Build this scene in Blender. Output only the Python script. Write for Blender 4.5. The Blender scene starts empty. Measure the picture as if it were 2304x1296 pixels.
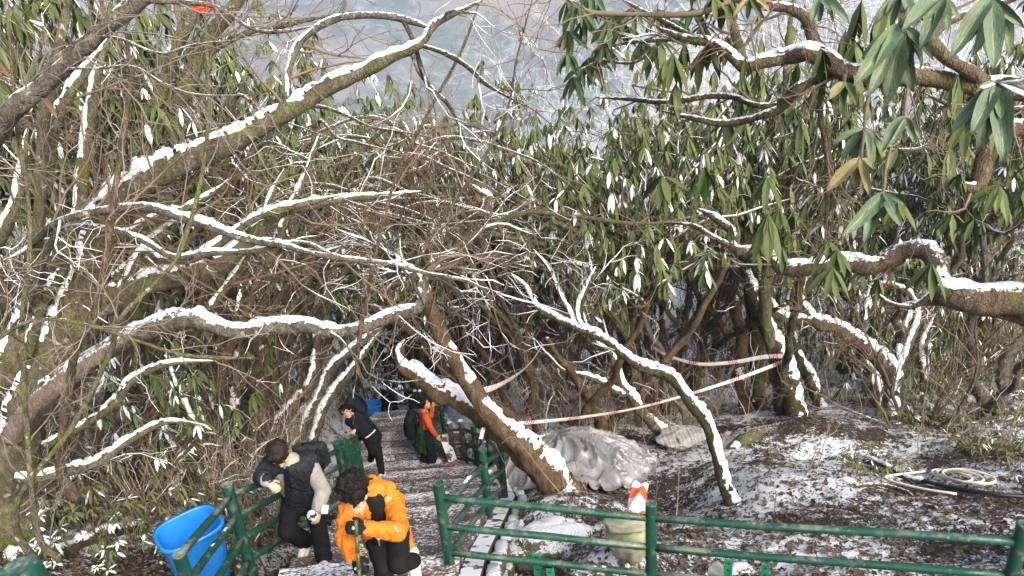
import bpy, math, random
import numpy as np
from mathutils import Vector, Matrix

# ------------------------------------------------------------------ camera, light, exposure
SC = bpy.context.scene
COL = SC.collection
PITCH, ROLL, FPX = math.radians(24.5), math.radians(4.8), 1708.0     # tilt down, roll, focal length in 2304-wide pixels
_r0 = np.array([1., 0, 0]); _u0 = np.array([0, math.sin(PITCH), math.cos(PITCH)]); CF = np.array([0, math.cos(PITCH), -math.sin(PITCH)])
CR = math.cos(ROLL)*_r0 - math.sin(ROLL)*_u0
CU = math.sin(ROLL)*_r0 + math.cos(ROLL)*_u0
cam = bpy.data.cameras.new('camera'); cam.sensor_width = 36; cam.lens = 36*FPX/2304; cam.clip_start = 0.05; cam.clip_end = 9000
camo = bpy.data.objects.new('camera', cam); COL.objects.link(camo)
camo.matrix_world = Matrix(((CR[0], CU[0], -CF[0], 0), (CR[1], CU[1], -CF[1], 0), (CR[2], CU[2], -CF[2], 0), (0, 0, 0, 1)))
SC.camera = camo

SUN_EL, SUN_AZ = math.radians(38), math.radians(146)     # azimuth clockwise from +Y (the view direction)
wd = bpy.data.worlds.new('World'); SC.world = wd; wd.use_nodes = True
_n = wd.node_tree.nodes; _l = wd.node_tree.links
_sky = _n.new('ShaderNodeTexSky'); _sky.sky_type = 'NISHITA'; _sky.sun_disc = False
_sky.sun_elevation = SUN_EL; _sky.sun_rotation = SUN_AZ; _sky.air_density = 1.2; _sky.dust_density = 5.0; _sky.ozone_density = 1.0
_l.new(_sky.outputs[0], _n['Background'].inputs[0]); _n['Background'].inputs[1].default_value = 0.15
sl = bpy.data.lights.new('sun', 'SUN'); sl.energy = 2.3; sl.angle = math.radians(28); sl.color = (1, 0.92, 0.80)
so = bpy.data.objects.new('sun', sl); COL.objects.link(so)
_sd = Vector((math.sin(SUN_AZ)*math.cos(SUN_EL), math.cos(SUN_AZ)*math.cos(SUN_EL), math.sin(SUN_EL)))
so.rotation_euler = _sd.to_track_quat('Z', 'Y').to_euler(); so.location = (6, -4, 12)
SC.view_settings.view_transform = 'Standard'; SC.view_settings.look = 'None'; SC.view_settings.gamma = 1
SC.view_settings.exposure = 1.25; SC.view_settings.use_curve_mapping = False
cy = SC.cycles
cy.max_bounces = 5; cy.diffuse_bounces = 3; cy.glossy_bounces = 2; cy.transmission_bounces = 4; cy.transparent_max_bounces = 6; cy.volume_bounces = 0
cy.use_denoising = True
try: cy.denoiser = 'OPENIMAGEDENOISE'
except Exception: pass

def W(px, py, d):
    """point at camera depth d seen at photo pixel (px, py)"""
    return d*(CF + (px-1152)/FPX*CR - (py-648)/FPX*CU)
def proj(P):
    P = np.asarray(P, float); z = P@CF
    return 1152+FPX*(P@CR)/z, 648-FPX*(P@CU)/z, z
rng = np.random.default_rng(11)
random.seed(5)

# ------------------------------------------------------------------ value noise for geometry
_perm = np.random.default_rng(3).random((64, 64, 64)).astype(np.float32)
def vnoise(P, s=1.0):
    P = np.asarray(P, float)*s
    i = np.floor(P).astype(int); f = P-i; f = f*f*(3-2*f)
    out = 0
    for a in (0, 1):
        for b in (0, 1):
            for c in (0, 1):
                w = (f[..., 0] if a else 1-f[..., 0])*(f[..., 1] if b else 1-f[..., 1])*(f[..., 2] if c else 1-f[..., 2])
                out = out + w*_perm[(i[..., 0]+a) & 63, (i[..., 1]+b) & 63, (i[..., 2]+c) & 63]
    return out
def fbm(P, s=1.0, o=4):
    t = 0; a = .5
    for k in range(o):
        t = t+a*vnoise(np.asarray(P)+17.3*k, s); s *= 2.03; a *= .5
    return t

# ------------------------------------------------------------------ objects
def tag(o, label=None, cat=None, group=None, kind=None):
    if label: o['label'] = label
    if cat: o['category'] = cat
    if group: o['group'] = group
    if kind: o['kind'] = kind
    return o
def empty(name, loc=(0, 0, 0), label=None, cat=None, group=None):
    o = bpy.data.objects.new(name, None); COL.objects.link(o); o.location = tuple(float(v) for v in loc)
    o.empty_display_size = .1
    return tag(o, label, cat, group)
def mesh_from(name, V, F, attr=None, smooth=True):
    """V (n,3); F (m,k) int array, or a list of such arrays with different k"""
    V = np.asarray(V, np.float32).reshape(-1, 3)
    Fs = [np.asarray(f, np.int32) for f in (F if isinstance(F, list) else [F]) if len(f)]
    me = bpy.data.meshes.new(name)
    me.vertices.add(len(V)); me.vertices.foreach_set('co', V.ravel())
    nl = sum(f.size for f in Fs); npoly = sum(len(f) for f in Fs)
    me.loops.add(nl); me.loops.foreach_set('vertex_index', np.concatenate([f.ravel() for f in Fs]))
    me.polygons.add(npoly)
    tot = np.concatenate([np.full(len(f), f.shape[1], np.int32) for f in Fs]); st = np.concatenate([[0], np.cumsum(tot)[:-1]]).astype(np.int32)
    me.polygons.foreach_set('loop_start', st); me.polygons.foreach_set('loop_total', tot)
    me.polygons.foreach_set('use_smooth', np.full(npoly, smooth, bool))
    if attr is not None:
        a = me.attributes.new('v', 'FLOAT', 'POINT'); a.data.foreach_set('value', np.asarray(attr, np.float32))
    me.update(calc_edges=True)
    return me
def add(name, me, mat=None, parent=None, **kw):
    o = bpy.data.objects.new(name, me); COL.objects.link(o)
    if mat is not None and len(me.materials) == 0: me.materials.append(mat)
    if parent is not None:
        o.parent = parent
        loc = parent.location.copy(); q = parent.parent
        while q is not None: loc = loc+q.location; q = q.parent
        if kw.pop('world', True): o.location = -loc          # geometry is given in world coordinates
    else: kw.pop('world', None)
    return tag(o, **kw)
def mk(name, V, F, mat=None, parent=None, attr=None, smooth=True, **kw):
    return add(name, mesh_from(name, V, F, attr, smooth), mat, parent, **kw)
class MB:
    """collects several shapes into one mesh"""
    def __init__(s): s.V = []; s.F = {}; s.n = 0; s.A = []
    def put(s, V, F, a=0.0):
        V = np.asarray(V, float).reshape(-1, 3)
        for f in (F if isinstance(F, list) else [F]):
            f = np.asarray(f, int)
            if len(f): s.F.setdefault(f.shape[1], []).append(f+s.n)
        s.V.append(V); s.A.append(np.broadcast_to(np.asarray(a, float).ravel() if np.ndim(a) else a, (len(V),))); s.n += len(V); return s
    def mesh(s, name, smooth=True): return mesh_from(name, np.concatenate(s.V), [np.concatenate(f) for f in s.F.values()], np.concatenate(s.A), smooth)
    def build(s, name, mat=None, parent=None, smooth=True, **kw): return add(name, s.mesh(name, smooth), mat, parent, **kw)

# ------------------------------------------------------------------ shapes
def unit(v): v = np.asarray(v, float); return v/np.maximum(np.linalg.norm(v, axis=-1, keepdims=True), 1e-9)
def tubes(P, R, sides=5, cap=False):
    """N tubes at once: P (N,n,3), R (N,n)"""
    P = np.asarray(P, float); R = np.asarray(R, float)
    if P.ndim == 2: P = P[None]; R = R.reshape(1, -1)
    N, n, _ = P.shape
    T = np.empty_like(P); T[:, 1:-1] = P[:, 2:]-P[:, :-2]; T[:, 0] = P[:, 1]-P[:, 0]; T[:, -1] = P[:, -1]-P[:, -2]; T = unit(T)
    ax = np.eye(3)[np.argmin(np.abs(T[:, 0]), axis=1)]
    u = unit(np.cross(T[:, 0], ax)); U = np.empty_like(P); U[:, 0] = u
    for k in range(1, n):
        u = U[:, k-1]; u = unit(u-(u*T[:, k]).sum(-1, keepdims=True)*T[:, k]); U[:, k] = u
    B = np.cross(T, U)
    a = np.arange(sides)*2*math.pi/sides
    V = P[:, :, None]+R[:, :, None, None]*(np.cos(a)[None, None, :, None]*U[:, :, None]+np.sin(a)[None, None, :, None]*B[:, :, None])
    k = np.arange(N)[:, None, None]*(n*sides); i = np.arange(n-1)[None, :, None]*sides; j = np.arange(sides)[None, None, :]; j2 = (j+1) % sides
    F = np.stack([k+i+j, k+i+j2, k+i+sides+j2, k+i+sides+j], -1).reshape(-1, 4)
    if not cap: return V.reshape(-1, 3), F
    Vc = np.concatenate([V.reshape(-1, 3), P[:, 0], P[:, -1]]); b = N*n*sides
    kk = np.arange(N)[:, None]*(n*sides); jj = np.arange(sides)[None]; jj2 = (jj+1) % sides
    c0 = np.stack([np.broadcast_to(b+np.arange(N)[:, None], (N, sides)), kk+jj2, kk+jj], -1).reshape(-1, 3)
    e = kk+(n-1)*sides
    c1 = np.stack([np.broadcast_to(b+N+np.arange(N)[:, None], (N, sides)), e+jj, e+jj2], -1).reshape(-1, 3)
    return Vc, [F, np.concatenate([c0, c1])]
def snowcaps(P, R, cover=.6, th=.6, across=5, wid=1.05, seed=0., fs=3.0):
    """ridge of snow lying on the upper side of tubes"""
    P = np.asarray(P, float); R = np.asarray(R, float)
    if P.ndim == 2: P = P[None]; R = R.reshape(1, -1)
    N, n, _ = P.shape
    T = np.empty_like(P); T[:, 1:-1] = P[:, 2:]-P[:, :-2]; T[:, 0] = P[:, 1]-P[:, 0]; T[:, -1] = P[:, -1]-P[:, -2]; T = unit(T)
    Z = np.array([0, 0, 1.]); S = Z-T[..., 2:3]*T; h = np.linalg.norm(S, axis=-1); S = unit(S+1e-6); B = np.cross(T, S)
    m = np.clip((fbm(P+seed, fs, 3)*1.15-(1-cover)*.95)*6, 0, 1)*np.clip((h-.30)*2.2, 0, 1)
    m = m*np.clip((vnoise(P+seed+11, 7.)+.55*(cover-.55)-.14)*3, 0, 1)*np.clip((vnoise(P+seed+31, 26.)-.12)*4, .45, 1)*np.clip(.55+.9*vnoise(P+seed+3, 4.), 0, 1.1)
    m[:, 0] = 0; m[:, -1] = 0
    a = np.linspace(-1, 1, across)
    lr = np.stack([vnoise(P*1.0+seed+5, 11.)*.7+.3*vnoise(P+seed, 40.), vnoise(P+seed+25, 11.)*.7+.3*vnoise(P+seed+8, 40.)], -1)          # each edge wanders on its own
    w2 = wid*(.16+.95*np.where(a[None, None] < 0, lr[..., :1], lr[..., 1:]))
    ang = a[None, None]*w2
    prof = np.sqrt(np.clip(1-a*a, 0, 1))[None, None]
    jit = .55+.95*vnoise((P[:, :, None]+a[None, None, :, None]*.13)+seed, 22)
    rr = R[..., None]*(.90+.08*m[..., None]) + (m*np.minimum(R*th, .010+R*th*.4))[..., None]*prof*jit*1.5
    V = P[:, :, None]+rr[..., None]*(np.cos(ang)[..., None]*S[:, :, None]+np.sin(ang)[..., None]*B[:, :, None])
    k = np.arange(N)[:, None, None]*(n*across); i = np.arange(n-1)[None, :, None]*across; j = np.arange(across-1)[None, None]
    F = np.stack([k+i+j, k+i+j+1, k+i+across+j+1, k+i+across+j], -1)
    on = np.repeat(((m[:, :-1] > .02) | (m[:, 1:] > .02))[..., None], across-1, -1)
    if across >= 7:
        am = np.abs((a[1:]+a[:-1])/2)[None, None]; C = P[:, :-1, None]+(a[1:]+a[:-1])[None, None, :, None]*.5*R[:, :-1, None, None]
        on &= (vnoise(C+seed*1.7, 38.)*.6+.4*vnoise(C+seed+3, 13.)) > (.12+.34*am**2+.22*(1-cover))
    return V.reshape(-1, 3), F[on].reshape(-1, 4)
def crom(pts, step):
    """Catmull-Rom through the rows of pts (last columns may hold radius), resampled"""
    p = np.asarray(pts, float)
    p = np.concatenate([[2*p[0]-p[1]], p, [2*p[-1]-p[-2]]]); out = []
    for i in range(1, len(p)-2):
        L = np.linalg.norm(p[i+1, :3]-p[i, :3]); k = max(2, int(L/step))
        t = np.linspace(0, 1, k, endpoint=False)[:, None]
        out.append(.5*((2*p[i])+(p[i+1]-p[i-1])*t+(2*p[i-1]-5*p[i]+4*p[i+1]-p[i+2])*t**2+(3*p[i]-p[i-1]-3*p[i+1]+p[i+2])*t**3))
    out.append(p[-2][None]); return np.concatenate(out)
def box(c, s, ax=None):
    """box centre c, size s; ax: 3 unit axes as rows"""
    g = np.array([[x, y, z] for z in (-.5, .5) for y in (-.5, .5) for x in (-.5, .5)])*np.asarray(s, float)
    if ax is not None: g = g@np.asarray(ax, float)
    return g+np.asarray(c, float), np.array([[0, 2, 3, 1], [4, 5, 7, 6], [0, 1, 5, 4], [2, 6, 7, 3], [0, 4, 6, 2], [1, 3, 7, 5]])
def loft(rings, close=True, cap=True):
    """rings (n,k,3)"""
    R = np.asarray(rings, float); n, k, _ = R.shape
    i = np.arange(n-1)[:, None]*k; j = np.arange(k if close else k-1)[None]; j2 = (j+1) % k
    F = [np.stack([i+j, i+j2, i+k+j2, i+k+j], -1).reshape(-1, 4)]; V = R.reshape(-1, 3)
    if cap and close:
        V = np.concatenate([V, R[0].mean(0)[None], R[-1].mean(0)[None]]); c = n*k; j = np.arange(k); j2 = (j+1) % k
        F.append(np.concatenate([np.stack([np.full(k, c), j2, j], -1), np.stack([np.full(k, c+1), (n-1)*k+j, (n-1)*k+j2], -1)]))
    return V, F
def ellipsoid(c, r, ax=None, nu=12, nv=8):
    v = np.linspace(0, math.pi, nv+1)[1:-1]; u = np.arange(nu)*2*math.pi/nu
    g = np.stack([np.sin(v)[:, None]*np.cos(u)[None], np.sin(v)[:, None]*np.sin(u)[None], np.broadcast_to(np.cos(v)[:, None], (len(v), nu))], -1)
    R = np.concatenate([g.reshape(-1, 3), [[0, 0, 1], [0, 0, -1]]])*np.asarray(r, float)
    if ax is not None: R = R@np.asarray(ax, float)
    n = len(v); i = np.arange(n-1)[:, None]*nu; j = np.arange(nu)[None]; j2 = (j+1) % nu
    F = np.stack([i+j, i+nu+j, i+nu+j2, i+j2], -1).reshape(-1, 4); j = np.arange(nu); j2 = (j+1) % nu; b = n*nu
    return R+np.asarray(c, float), [F, np.concatenate([np.stack([np.full(nu, b), j, j2], -1), np.stack([np.full(nu, b+1), (n-1)*nu+j2, (n-1)*nu+j], -1)])]
def frame(fwd, up=(0, 0, 1)):
    """rows: right, forward, up"""
    f = unit(fwd); u = np.asarray(up, float); u = unit(u-(u@f)*f); return np.array([np.cross(f, u), f, u])

# ------------------------------------------------------------------ materials
class NT:
    def __init__(s, name):
        s.m = bpy.data.materials.new(name); s.m.use_nodes = True; s.t = s.m.node_tree; s.b = s.t.nodes['Principled BSDF']
    def n(s, typ, **kw):
        d = s.t.nodes.new('ShaderNode'+typ)
        for k, v in kw.items():
            if k.startswith('i_'):
                key = k[2:]; d.inputs[int(key) if key.isdigit() else key.replace('_', ' ')].default_value = v
            else: setattr(d, k, v)
        return d
    def l(s, a, b): s.t.links.new(a, b); return s
    def co(s, scale=(1, 1, 1), kind='Object'):
        tc = s.n('TexCoord'); mp = s.n('Mapping'); mp.inputs['Scale'].default_value = scale; s.l(tc.outputs[kind], mp.inputs[0]); return mp.outputs[0]
    def noise(s, vec, scale, detail=4, rough=.55, dist=0):
        d = s.n('TexNoise'); d.inputs['Scale'].default_value = scale; d.inputs['Detail'].default_value = detail; d.inputs['Roughness'].default_value = rough; d.inputs['Distortion'].default_value = dist
        s.l(vec, d.inputs['Vector']); return d.outputs['Fac']
    def ramp(s, fac, stops, mode='LINEAR'):
        d = s.n('ValToRGB'); e = d.color_ramp.elements; d.color_ramp.interpolation = mode
        while len(e) < len(stops): e.new(.5)
        for q, (p, c) in zip(e, stops): q.position = p; q.color = (*c, 1) if np.ndim(c) else (c, c, c, 1)
        s.l(fac, d.inputs[0]); return d.outputs[0]
    def mix(s, fac, a, b):
        d = s.n('Mix', data_type='RGBA')
        for v, k in ((fac, 0), (a, 6), (b, 7)):
            if isinstance(v, (int, float)): d.inputs[k].default_value = v
            elif isinstance(v, tuple): d.inputs[k].default_value = (*v, 1)
            else: s.l(v, d.inputs[k])
        return d.outputs[2]
    def math(s, op, a, b=None, c=None):
        d = s.n('Math', operation=op)
        for k, v in enumerate((a, b, c)):
            if v is None: continue
            if isinstance(v, (int, float)): d.inputs[k].default_value = v
            else: s.l(v, d.inputs[k])
        return d.outputs[0]
    def nz(s):
        g = s.n('NewGeometry'); x = s.n('SeparateXYZ'); s.l(g.outputs['Normal'], x.inputs[0]); return x.outputs[2]
    def step(s, v, lo, hi):
        d = s.n('MapRange', interpolation_type='SMOOTHSTEP'); s.l(v, d.inputs[0]); d.inputs[1].default_value = lo; d.inputs[2].default_value = hi; return d.outputs[0]
    def bump(s, h, strength=.4, dist=.02):
        d = s.n('Bump'); d.inputs['Strength'].default_value = strength; d.inputs['Distance'].default_value = dist; s.l(h, d.inputs['Height']); s.l(d.outputs[0], s.b.inputs['Normal'])
    def out(s, col=None, rough=None, spec=None, **kw):
        for v, k in ((col, 'Base Color'), (rough, 'Roughness'), (spec, 'Specular IOR Level')):
            if v is None: continue
            if isinstance(v, tuple): s.b.inputs[k].default_value = (*v, 1)
            elif isinstance(v, (int, float)): s.b.inputs[k].default_value = v
            else: s.l(v, s.b.inputs[k])
        for k, v in kw.items(): s.b.inputs[k.replace('_', ' ')].default_value = v
        return s.m
    def attr(s, name='v'):
        d = s.n('Attribute', attribute_name=name); return d.outputs['Fac']
M = {}
SNOW = (.86, .88, .91)
def m_snow():
    t = NT('snow'); c = t.co(); h = t.noise(c, 45, 5, .6)
    t.bump(h, .5, .01); return t.out(t.ramp(t.noise(c, 9), [(.3, (.80, .83, .87)), (.6, (.90, .91, .93))]), .75, .3)
M['snow'] = m_snow()
def m_frost():
    t = NT('frost'); return t.out((.80, .82, .86), .8, .2)
M['frost'] = m_frost()
def m_bark(name, dark, mid, light, moss=(.07, .085, .02), moss_at=.60, lich=(.36, .36, .27), lich_at=.66, snow_at=.62, stretch=(1, 1, .45)):
    t = NT(name); c = t.co(stretch)
    n1 = t.noise(c, 16, 6, .65, .6); n2 = t.noise(t.co(), 5, 5, .6); n3 = t.noise(t.co(), 11, 4, .55); n4 = t.noise(t.co(), 60, 3, .7)
    col = t.ramp(n1, [(.28, dark), (.5, mid), (.72, light)])
    col = t.mix(t.step(n2, moss_at, moss_at+.1), col, t.mix(n4, moss, tuple(v*1.9 for v in moss)))
    col = t.mix(t.step(n3, lich_at, lich_at+.04), col, lich)
    sm = t.step(t.math('ADD', t.math('MULTIPLY', t.nz(), .55), t.math('MULTIPLY', t.noise(t.co(), 34, 5, .65), .75)), snow_at, snow_at+.06)
    col = t.mix(sm, col, SNOW)
    vo = t.n('TexVoronoi', feature='DISTANCE_TO_EDGE'); vo.inputs['Scale'].default_value = 26; t.l(t.co((1.6, 1.6, .6)), vo.inputs['Vector'])
    cr = t.step(vo.outputs['Distance'], .0, .10); col = t.mix(t.math('MULTIPLY', t.math('SUBTRACT', 1., cr), .25), col, dark)
    h = t.math('ADD', t.math('MULTIPLY', cr, .16), t.math('ADD', t.math('MULTIPLY', n1, 1.0), t.math('MULTIPLY', n4, .5)))
    t.bump(h, 1., .035); return t.out(col, .9, .15)
M['bark'] = m_bark('bark_brown', (.040, .030, .021), (.115, .085, .058), (.21, .165, .12), snow_at=.80)
M['bark_grey'] = m_bark('bark_grey', (.045, .039, .033), (.12, .105, .09), (.23, .21, .18), snow_at=.80, moss_at=.68)
M['bark_warm'] = m_bark('bark_warm', (.052, .035, .021), (.135, .092, .055), (.23, .165, .10), moss_at=.66, lich_at=.74, snow_at=.84)
M['bark_moss'] = m_bark('bark_mossy', (.025, .022, .014), (.065, .055, .035), (.14, .12, .085), moss=(.038, .046, .012), moss_at=.52, lich_at=.70, snow_at=.74)
M['bark_olive'] = m_bark('bark_olive', (.055, .050, .030), (.125, .112, .072), (.22, .20, .14), moss=(.09, .10, .03), moss_at=.52, lich_at=.64, snow_at=.95)
M['bark_peeled'] = m_bark('bark_peeled', (.11, .085, .07), (.21, .165, .135), (.31, .255, .215), moss_at=.78, lich_at=.8, snow_at=.78)
def m_twig(name, a, b, frost=.0):
    t = NT(name); o = t.n('ObjectInfo'); v = t.math('ADD', t.math('MULTIPLY', t.noise(t.co(), 3, 3), .7), t.math('MULTIPLY', o.outputs['Random'], .3))
    col = t.ramp(v, [(.25, a), (.65, b)])
    if frost:
        sm = t.step(t.math('ADD', t.math('MULTIPLY', t.nz(), .4), t.noise(t.co(), 7, 4, .6)), .78-frost, .86-frost); col = t.mix(sm, col, SNOW)
    return t.out(col, .8, .3)
M['twig'] = m_twig('twig_brown', (.050, .036, .026), (.17, .125, .088), .0)
M['twig_grey'] = m_twig('twig_grey', (.11, .09, .075), (.26, .225, .195), .0)
M['twig_frost'] = m_twig('twig_frosted', (.22, .17, .13), (.36, .30, .25), .38)
def m_leaf(name, c0, c1, c2, back, rough=.48):
    t = NT(name); v = t.attr()
    n = t.noise(t.co(), 25, 2)
    col = t.ramp(t.math('ADD', t.math('MULTIPLY', v, .8), t.math('MULTIPLY', n, .2)), [(.15, c0), (.55, c1), (.93, c2)])
    g = t.n('NewGeometry'); col = t.mix(g.outputs['Backfacing'], col, back)
    t.out(col, rough, .22)
    return t.m
M['leaf'] = m_leaf('rhododendron_leaf', (.010, .036, .009), (.028, .080, .015), (.11, .15, .022), (.08, .105, .033))
M['leaf_big'] = m_leaf('near_rhododendron_leaf', (.045, .085, .045), (.075, .125, .062), (.15, .17, .07), (.13, .15, .085), .5)
M['leaf_under'] = m_leaf('undergrowth_leaf', (.04, .065, .015), (.09, .105, .025), (.22, .17, .06), (.12, .12, .05), .55)
M['leaf_dry'] = m_leaf('dry_leaf', (.040, .026, .019), (.085, .055, .038), (.17, .115, .075), (.10, .07, .05), .75)
def m_plain(name, col, rough=.6, var=.15, scale=20, spec=.4, bump=0., bscale=40, metal=0):
    t = NT(name); c = t.co(); a = tuple(max(v*(1-var), 0) for v in col); b = tuple(v*(1+var) for v in col)
    if bump: t.bump(t.noise(c, bscale, 4), bump, .01)
    return t.out(t.ramp(t.noise(c, scale, 4), [(.3, a), (.7, b)]), rough, spec, Metallic=metal)
def m_paint():
    t = NT('green_paint'); c = t.co(); n = t.noise(c, 9, 5, .6); n2 = t.noise(t.co((1, 1, 1)), 38, 4, .7); n3 = t.noise(c, 4, 3)
    col = t.ramp(n3, [(.3, (.004, .040, .026)), (.7, (.008, .066, .042))])
    col = t.mix(t.step(n2, .63, .68), col, (.15, .18, .14))
    col = t.mix(t.math('MULTIPLY', t.step(n, .57, .64), .75), col, (.085, .105, .075))
    col = t.mix(t.step(t.noise(c, 13, 2), .72, .75), col, (.14, .075, .045))
    wear = t.math('MULTIPLY', t.step(t.nz(), .15, .75), t.step(t.math('ADD', t.math('MULTIPLY', t.noise(c, 1.7, 3), .75), t.math('MULTIPLY', n2, .3)), .50, .62)); col = t.mix(t.math('MULTIPLY', wear, .75), col, t.mix(n2, (.10, .12, .09), (.26, .27, .21)))
    t.bump(n2, .2, .004); return t.out(col, t.ramp(n, [(.4, .34), (.65, .7)]), .45)
M['green'] = m_paint()
def m_step():
    t = NT('wet_brown_step'); o = t.n('ObjectInfo'); cw = t.co((1, 1, 1))
    n1 = t.noise(t.co((.5, 3, 1)), 9, 4); n2 = t.noise(t.co((.7, 1.6, 1)), 34, 5, .75); n3 = t.noise(cw, 2.2, 3); n4 = t.noise(t.co((.6, 2.4, 1)), 60, 3, .7)
    col = t.ramp(n1, [(.3, (.055, .039, .032)), (.7, (.115, .084, .069))])
    s = t.math('ADD', t.math('MULTIPLY', n2, .60), t.math('ADD', t.math('MULTIPLY', n4, .30), t.math('ADD', t.math('MULTIPLY', n3, .20), t.math('MULTIPLY', o.outputs['Random'], .07))))
    m = t.math('MULTIPLY', t.step(s, .59, .645), t.step(t.nz(), .5, .8))
    col = t.mix(m, col, (.74, .75, .78))
    t.bump(t.math('ADD', n2, t.math('MULTIPLY', m, .8)), .5, .012)
    return t.out(col, t.ramp(m, [(0, .42), (1, .8)]), .4)
M['step'] = m_step()
def m_ground():
    t = NT('leaf_litter_and_snow'); c = t.co()
    n1 = t.noise(c, 1.1, 4); n2 = t.noise(c, 9, 6, .7, .5); n3 = t.noise(c, 34, 5, .75)
    sp = t.n('SeparateXYZ'); t.l(c, sp.inputs[0]); farw = t.math('MULTIPLY', t.step(sp.outputs[1], 9.5, 15.), .16)
    lit = t.ramp(n3, [(.3, (.026, .021, .017)), (.52, (.066, .050, .039)), (.72, (.13, .10, .075))])
    lit = t.mix(t.step(t.noise(c, 2.3, 4), .60, .68), lit, t.mix(n3, (.035, .04, .010), (.085, .085, .025)))
    s = t.math('ADD', t.math('MULTIPLY', n1, .55), t.math('ADD', t.math('MULTIPLY', n2, .5), t.math('MULTIPLY', n3, .45)))
    m = t.math('MULTIPLY', t.step(t.math('ADD', s, farw), .728, .778), t.step(t.nz(), .35, .7))
    col = t.mix(m, lit, SNOW)
    t.bump(t.math('ADD', t.math('ADD', n2, n3), t.math('MULTIPLY', m, .9)), .8, .05)
    return t.out(col, .85, .2)
M['ground'] = m_ground()
def m_mount():
    t = NT('wooded_mountain'); c = t.co()
    n1 = t.noise(c, .005, 5, .6); n2 = t.noise(c, .035, 6, .8); n3 = t.noise(c, .0016, 3)
    col = t.ramp(n2, [(.36, (.014, .032, .030)), (.5, (.075, .105, .10)), (.64, (.34, .36, .37))])
    col = t.mix(t.step(n1, .5, .62), col, t.ramp(n2, [(.3, (.15, .11, .095)), (.7, (.36, .27, .235))]))
    col = t.mix(t.math('MULTIPLY', t.step(n3, .52, .7), .5), col, (.36, .36, .37))
    t.bump(n2, 1., 6.); return t.out(col, .95, .05)
M['mountain'] = m_mount()

# ------------------------------------------------------------------ stairs profile and terrain
STEPS = []                                   # (y0, y1, z of tread)
_y, _z = 1.9, -4.3-.586*(2.0-4.2)
while _y < 10.1: STEPS.append((_y, _y+.29, _z)); _y += .29; _z -= .17
_land = (_y, 11.5, _z); LANDZ = _z
_y, _z = 11.5, _z-.15
while _y < 15.3: STEPS.append((_y, _y+.30, _z)); _y += .30; _z -= .158
_e2 = _y
while _y < 17.6: STEPS.append((_y, _y+.27, _z)); _y += .27; _z -= .245
FARZ = _z+.03
_prof = np.array([[s[0], s[2]] for s in STEPS if s[0] < 10.1]+[[10.3, LANDZ], [11.5, LANDZ]]+[[s[0], s[2]] for s in STEPS if s[0] > 11.4]+[[_y, FARZ], [19.4, FARZ], [40, FARZ-10]])
def stairz(y): return np.interp(y, _prof[:, 0], _prof[:, 1], left=_prof[0, 1]+.9)
_ky = [1.5, 5, 7.5, 9.0, 10.2, 11.5, 15.4, 18, 21.5]
def xl(y): return np.interp(y, _ky, [-2.02, -2.10, -2.20, -2.5, -3.0, -3.15, -3.55, -4.3, -4.9])
def xr(y): return np.interp(y, _ky, [-.72, -.60, -.36, -.50, -1.0, -1.30, -2.05, -2.7, -3.2])
def G(x, y, rough=True):
    x = np.asarray(x, float); y = np.asarray(y, float)
    far = .22*np.clip(y-24, 0, None)+.2*np.clip(y-45, 0, None)
    gl = -2.55-.46*y+.24*np.clip(-2.6-x, 0, 6)-.1*np.clip(-9-x, 0, None)
    gr = -3.2-.43*y+.04*np.clip(x, 0, 6)
    gr = gr+.62*np.exp(-((x-.30)**2+(y-6.45)**2)/.75)+.45*np.exp(-((x-.55)**2+(y-5.0)**2)/.35)+.30*np.exp(-((x-2.6)**2+(y-7.2)**2)/.9)-.35*np.exp(-((x-1.75)**2+(y-7.4)**2)/.45)
    gr = gr+.25*np.exp(-((x-4.2)**2+(y-9.3)**2)/2.2)
    zs = stairz(y)-.16
    wl = np.clip((xl(y)-x)/1.2, 0, 1); wr = np.clip((x-xr(y))/.55, 0, 1); wl = wl*wl*(3-2*wl); wr = wr*wr*(3-2*wr)
    z = zs*(1-wl-wr)+gl*wl+gr*wr
    z = np.where(y > 19.3, (gl+gr)/2*np.clip((y-19.3)/3, 0, 1)+z*(1-np.clip((y-19.3)/3, 0, 1)), z)-far-2.6*np.exp(-((x+3.6)/3.2)**2)*np.clip((y-19.4)/2.5, 0, 1)
    if rough:
        P = np.stack([x, y, x*0], -1); w = wl+wr
        z = z+w*(.42*(fbm(P, .9, 3)-.45)+.10*(fbm(P+40, 5, 3)-.45)) - .05*(1-w)
    return z
def hit(px, py, off=0.):
    """ground point seen at a photo pixel"""
    d = CF+(px-1152)/FPX*CR-(py-648)/FPX*CU; t = np.linspace(3, 90, 1800)
    P = t[:, None]*d; k = int(np.argmax(P[:, 2] < G(P[:, 0], P[:, 1])+off))
    return P[k] if k else P[-1]
_ny, _nx = 430, 380
_yy = 1.2+(np.linspace(0, 1, _ny)**2.3)*118; _ss = np.linspace(-1, 1, _nx); _ss = np.sign(_ss)*np.abs(_ss)**1.35
_Y = np.broadcast_to(_yy[:, None], (_ny, _nx)); _X = -.5+_ss[None]*(7+_Y*1.05)
_V = np.stack([_X, _Y, G(_X, _Y)], -1).reshape(-1, 3)
_i = np.arange(_ny-1)[:, None]*_nx; _j = np.arange(_nx-1)[None]
_F = np.stack([_i+_j, _i+_j+1, _i+_nx+_j+1, _i+_nx+_j], -1).reshape(-1, 4)
mk('hillside', _V, _F, M['ground'], kind='structure', label='snow-patched slope of brown leaf litter falling away below the stairs')

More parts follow.
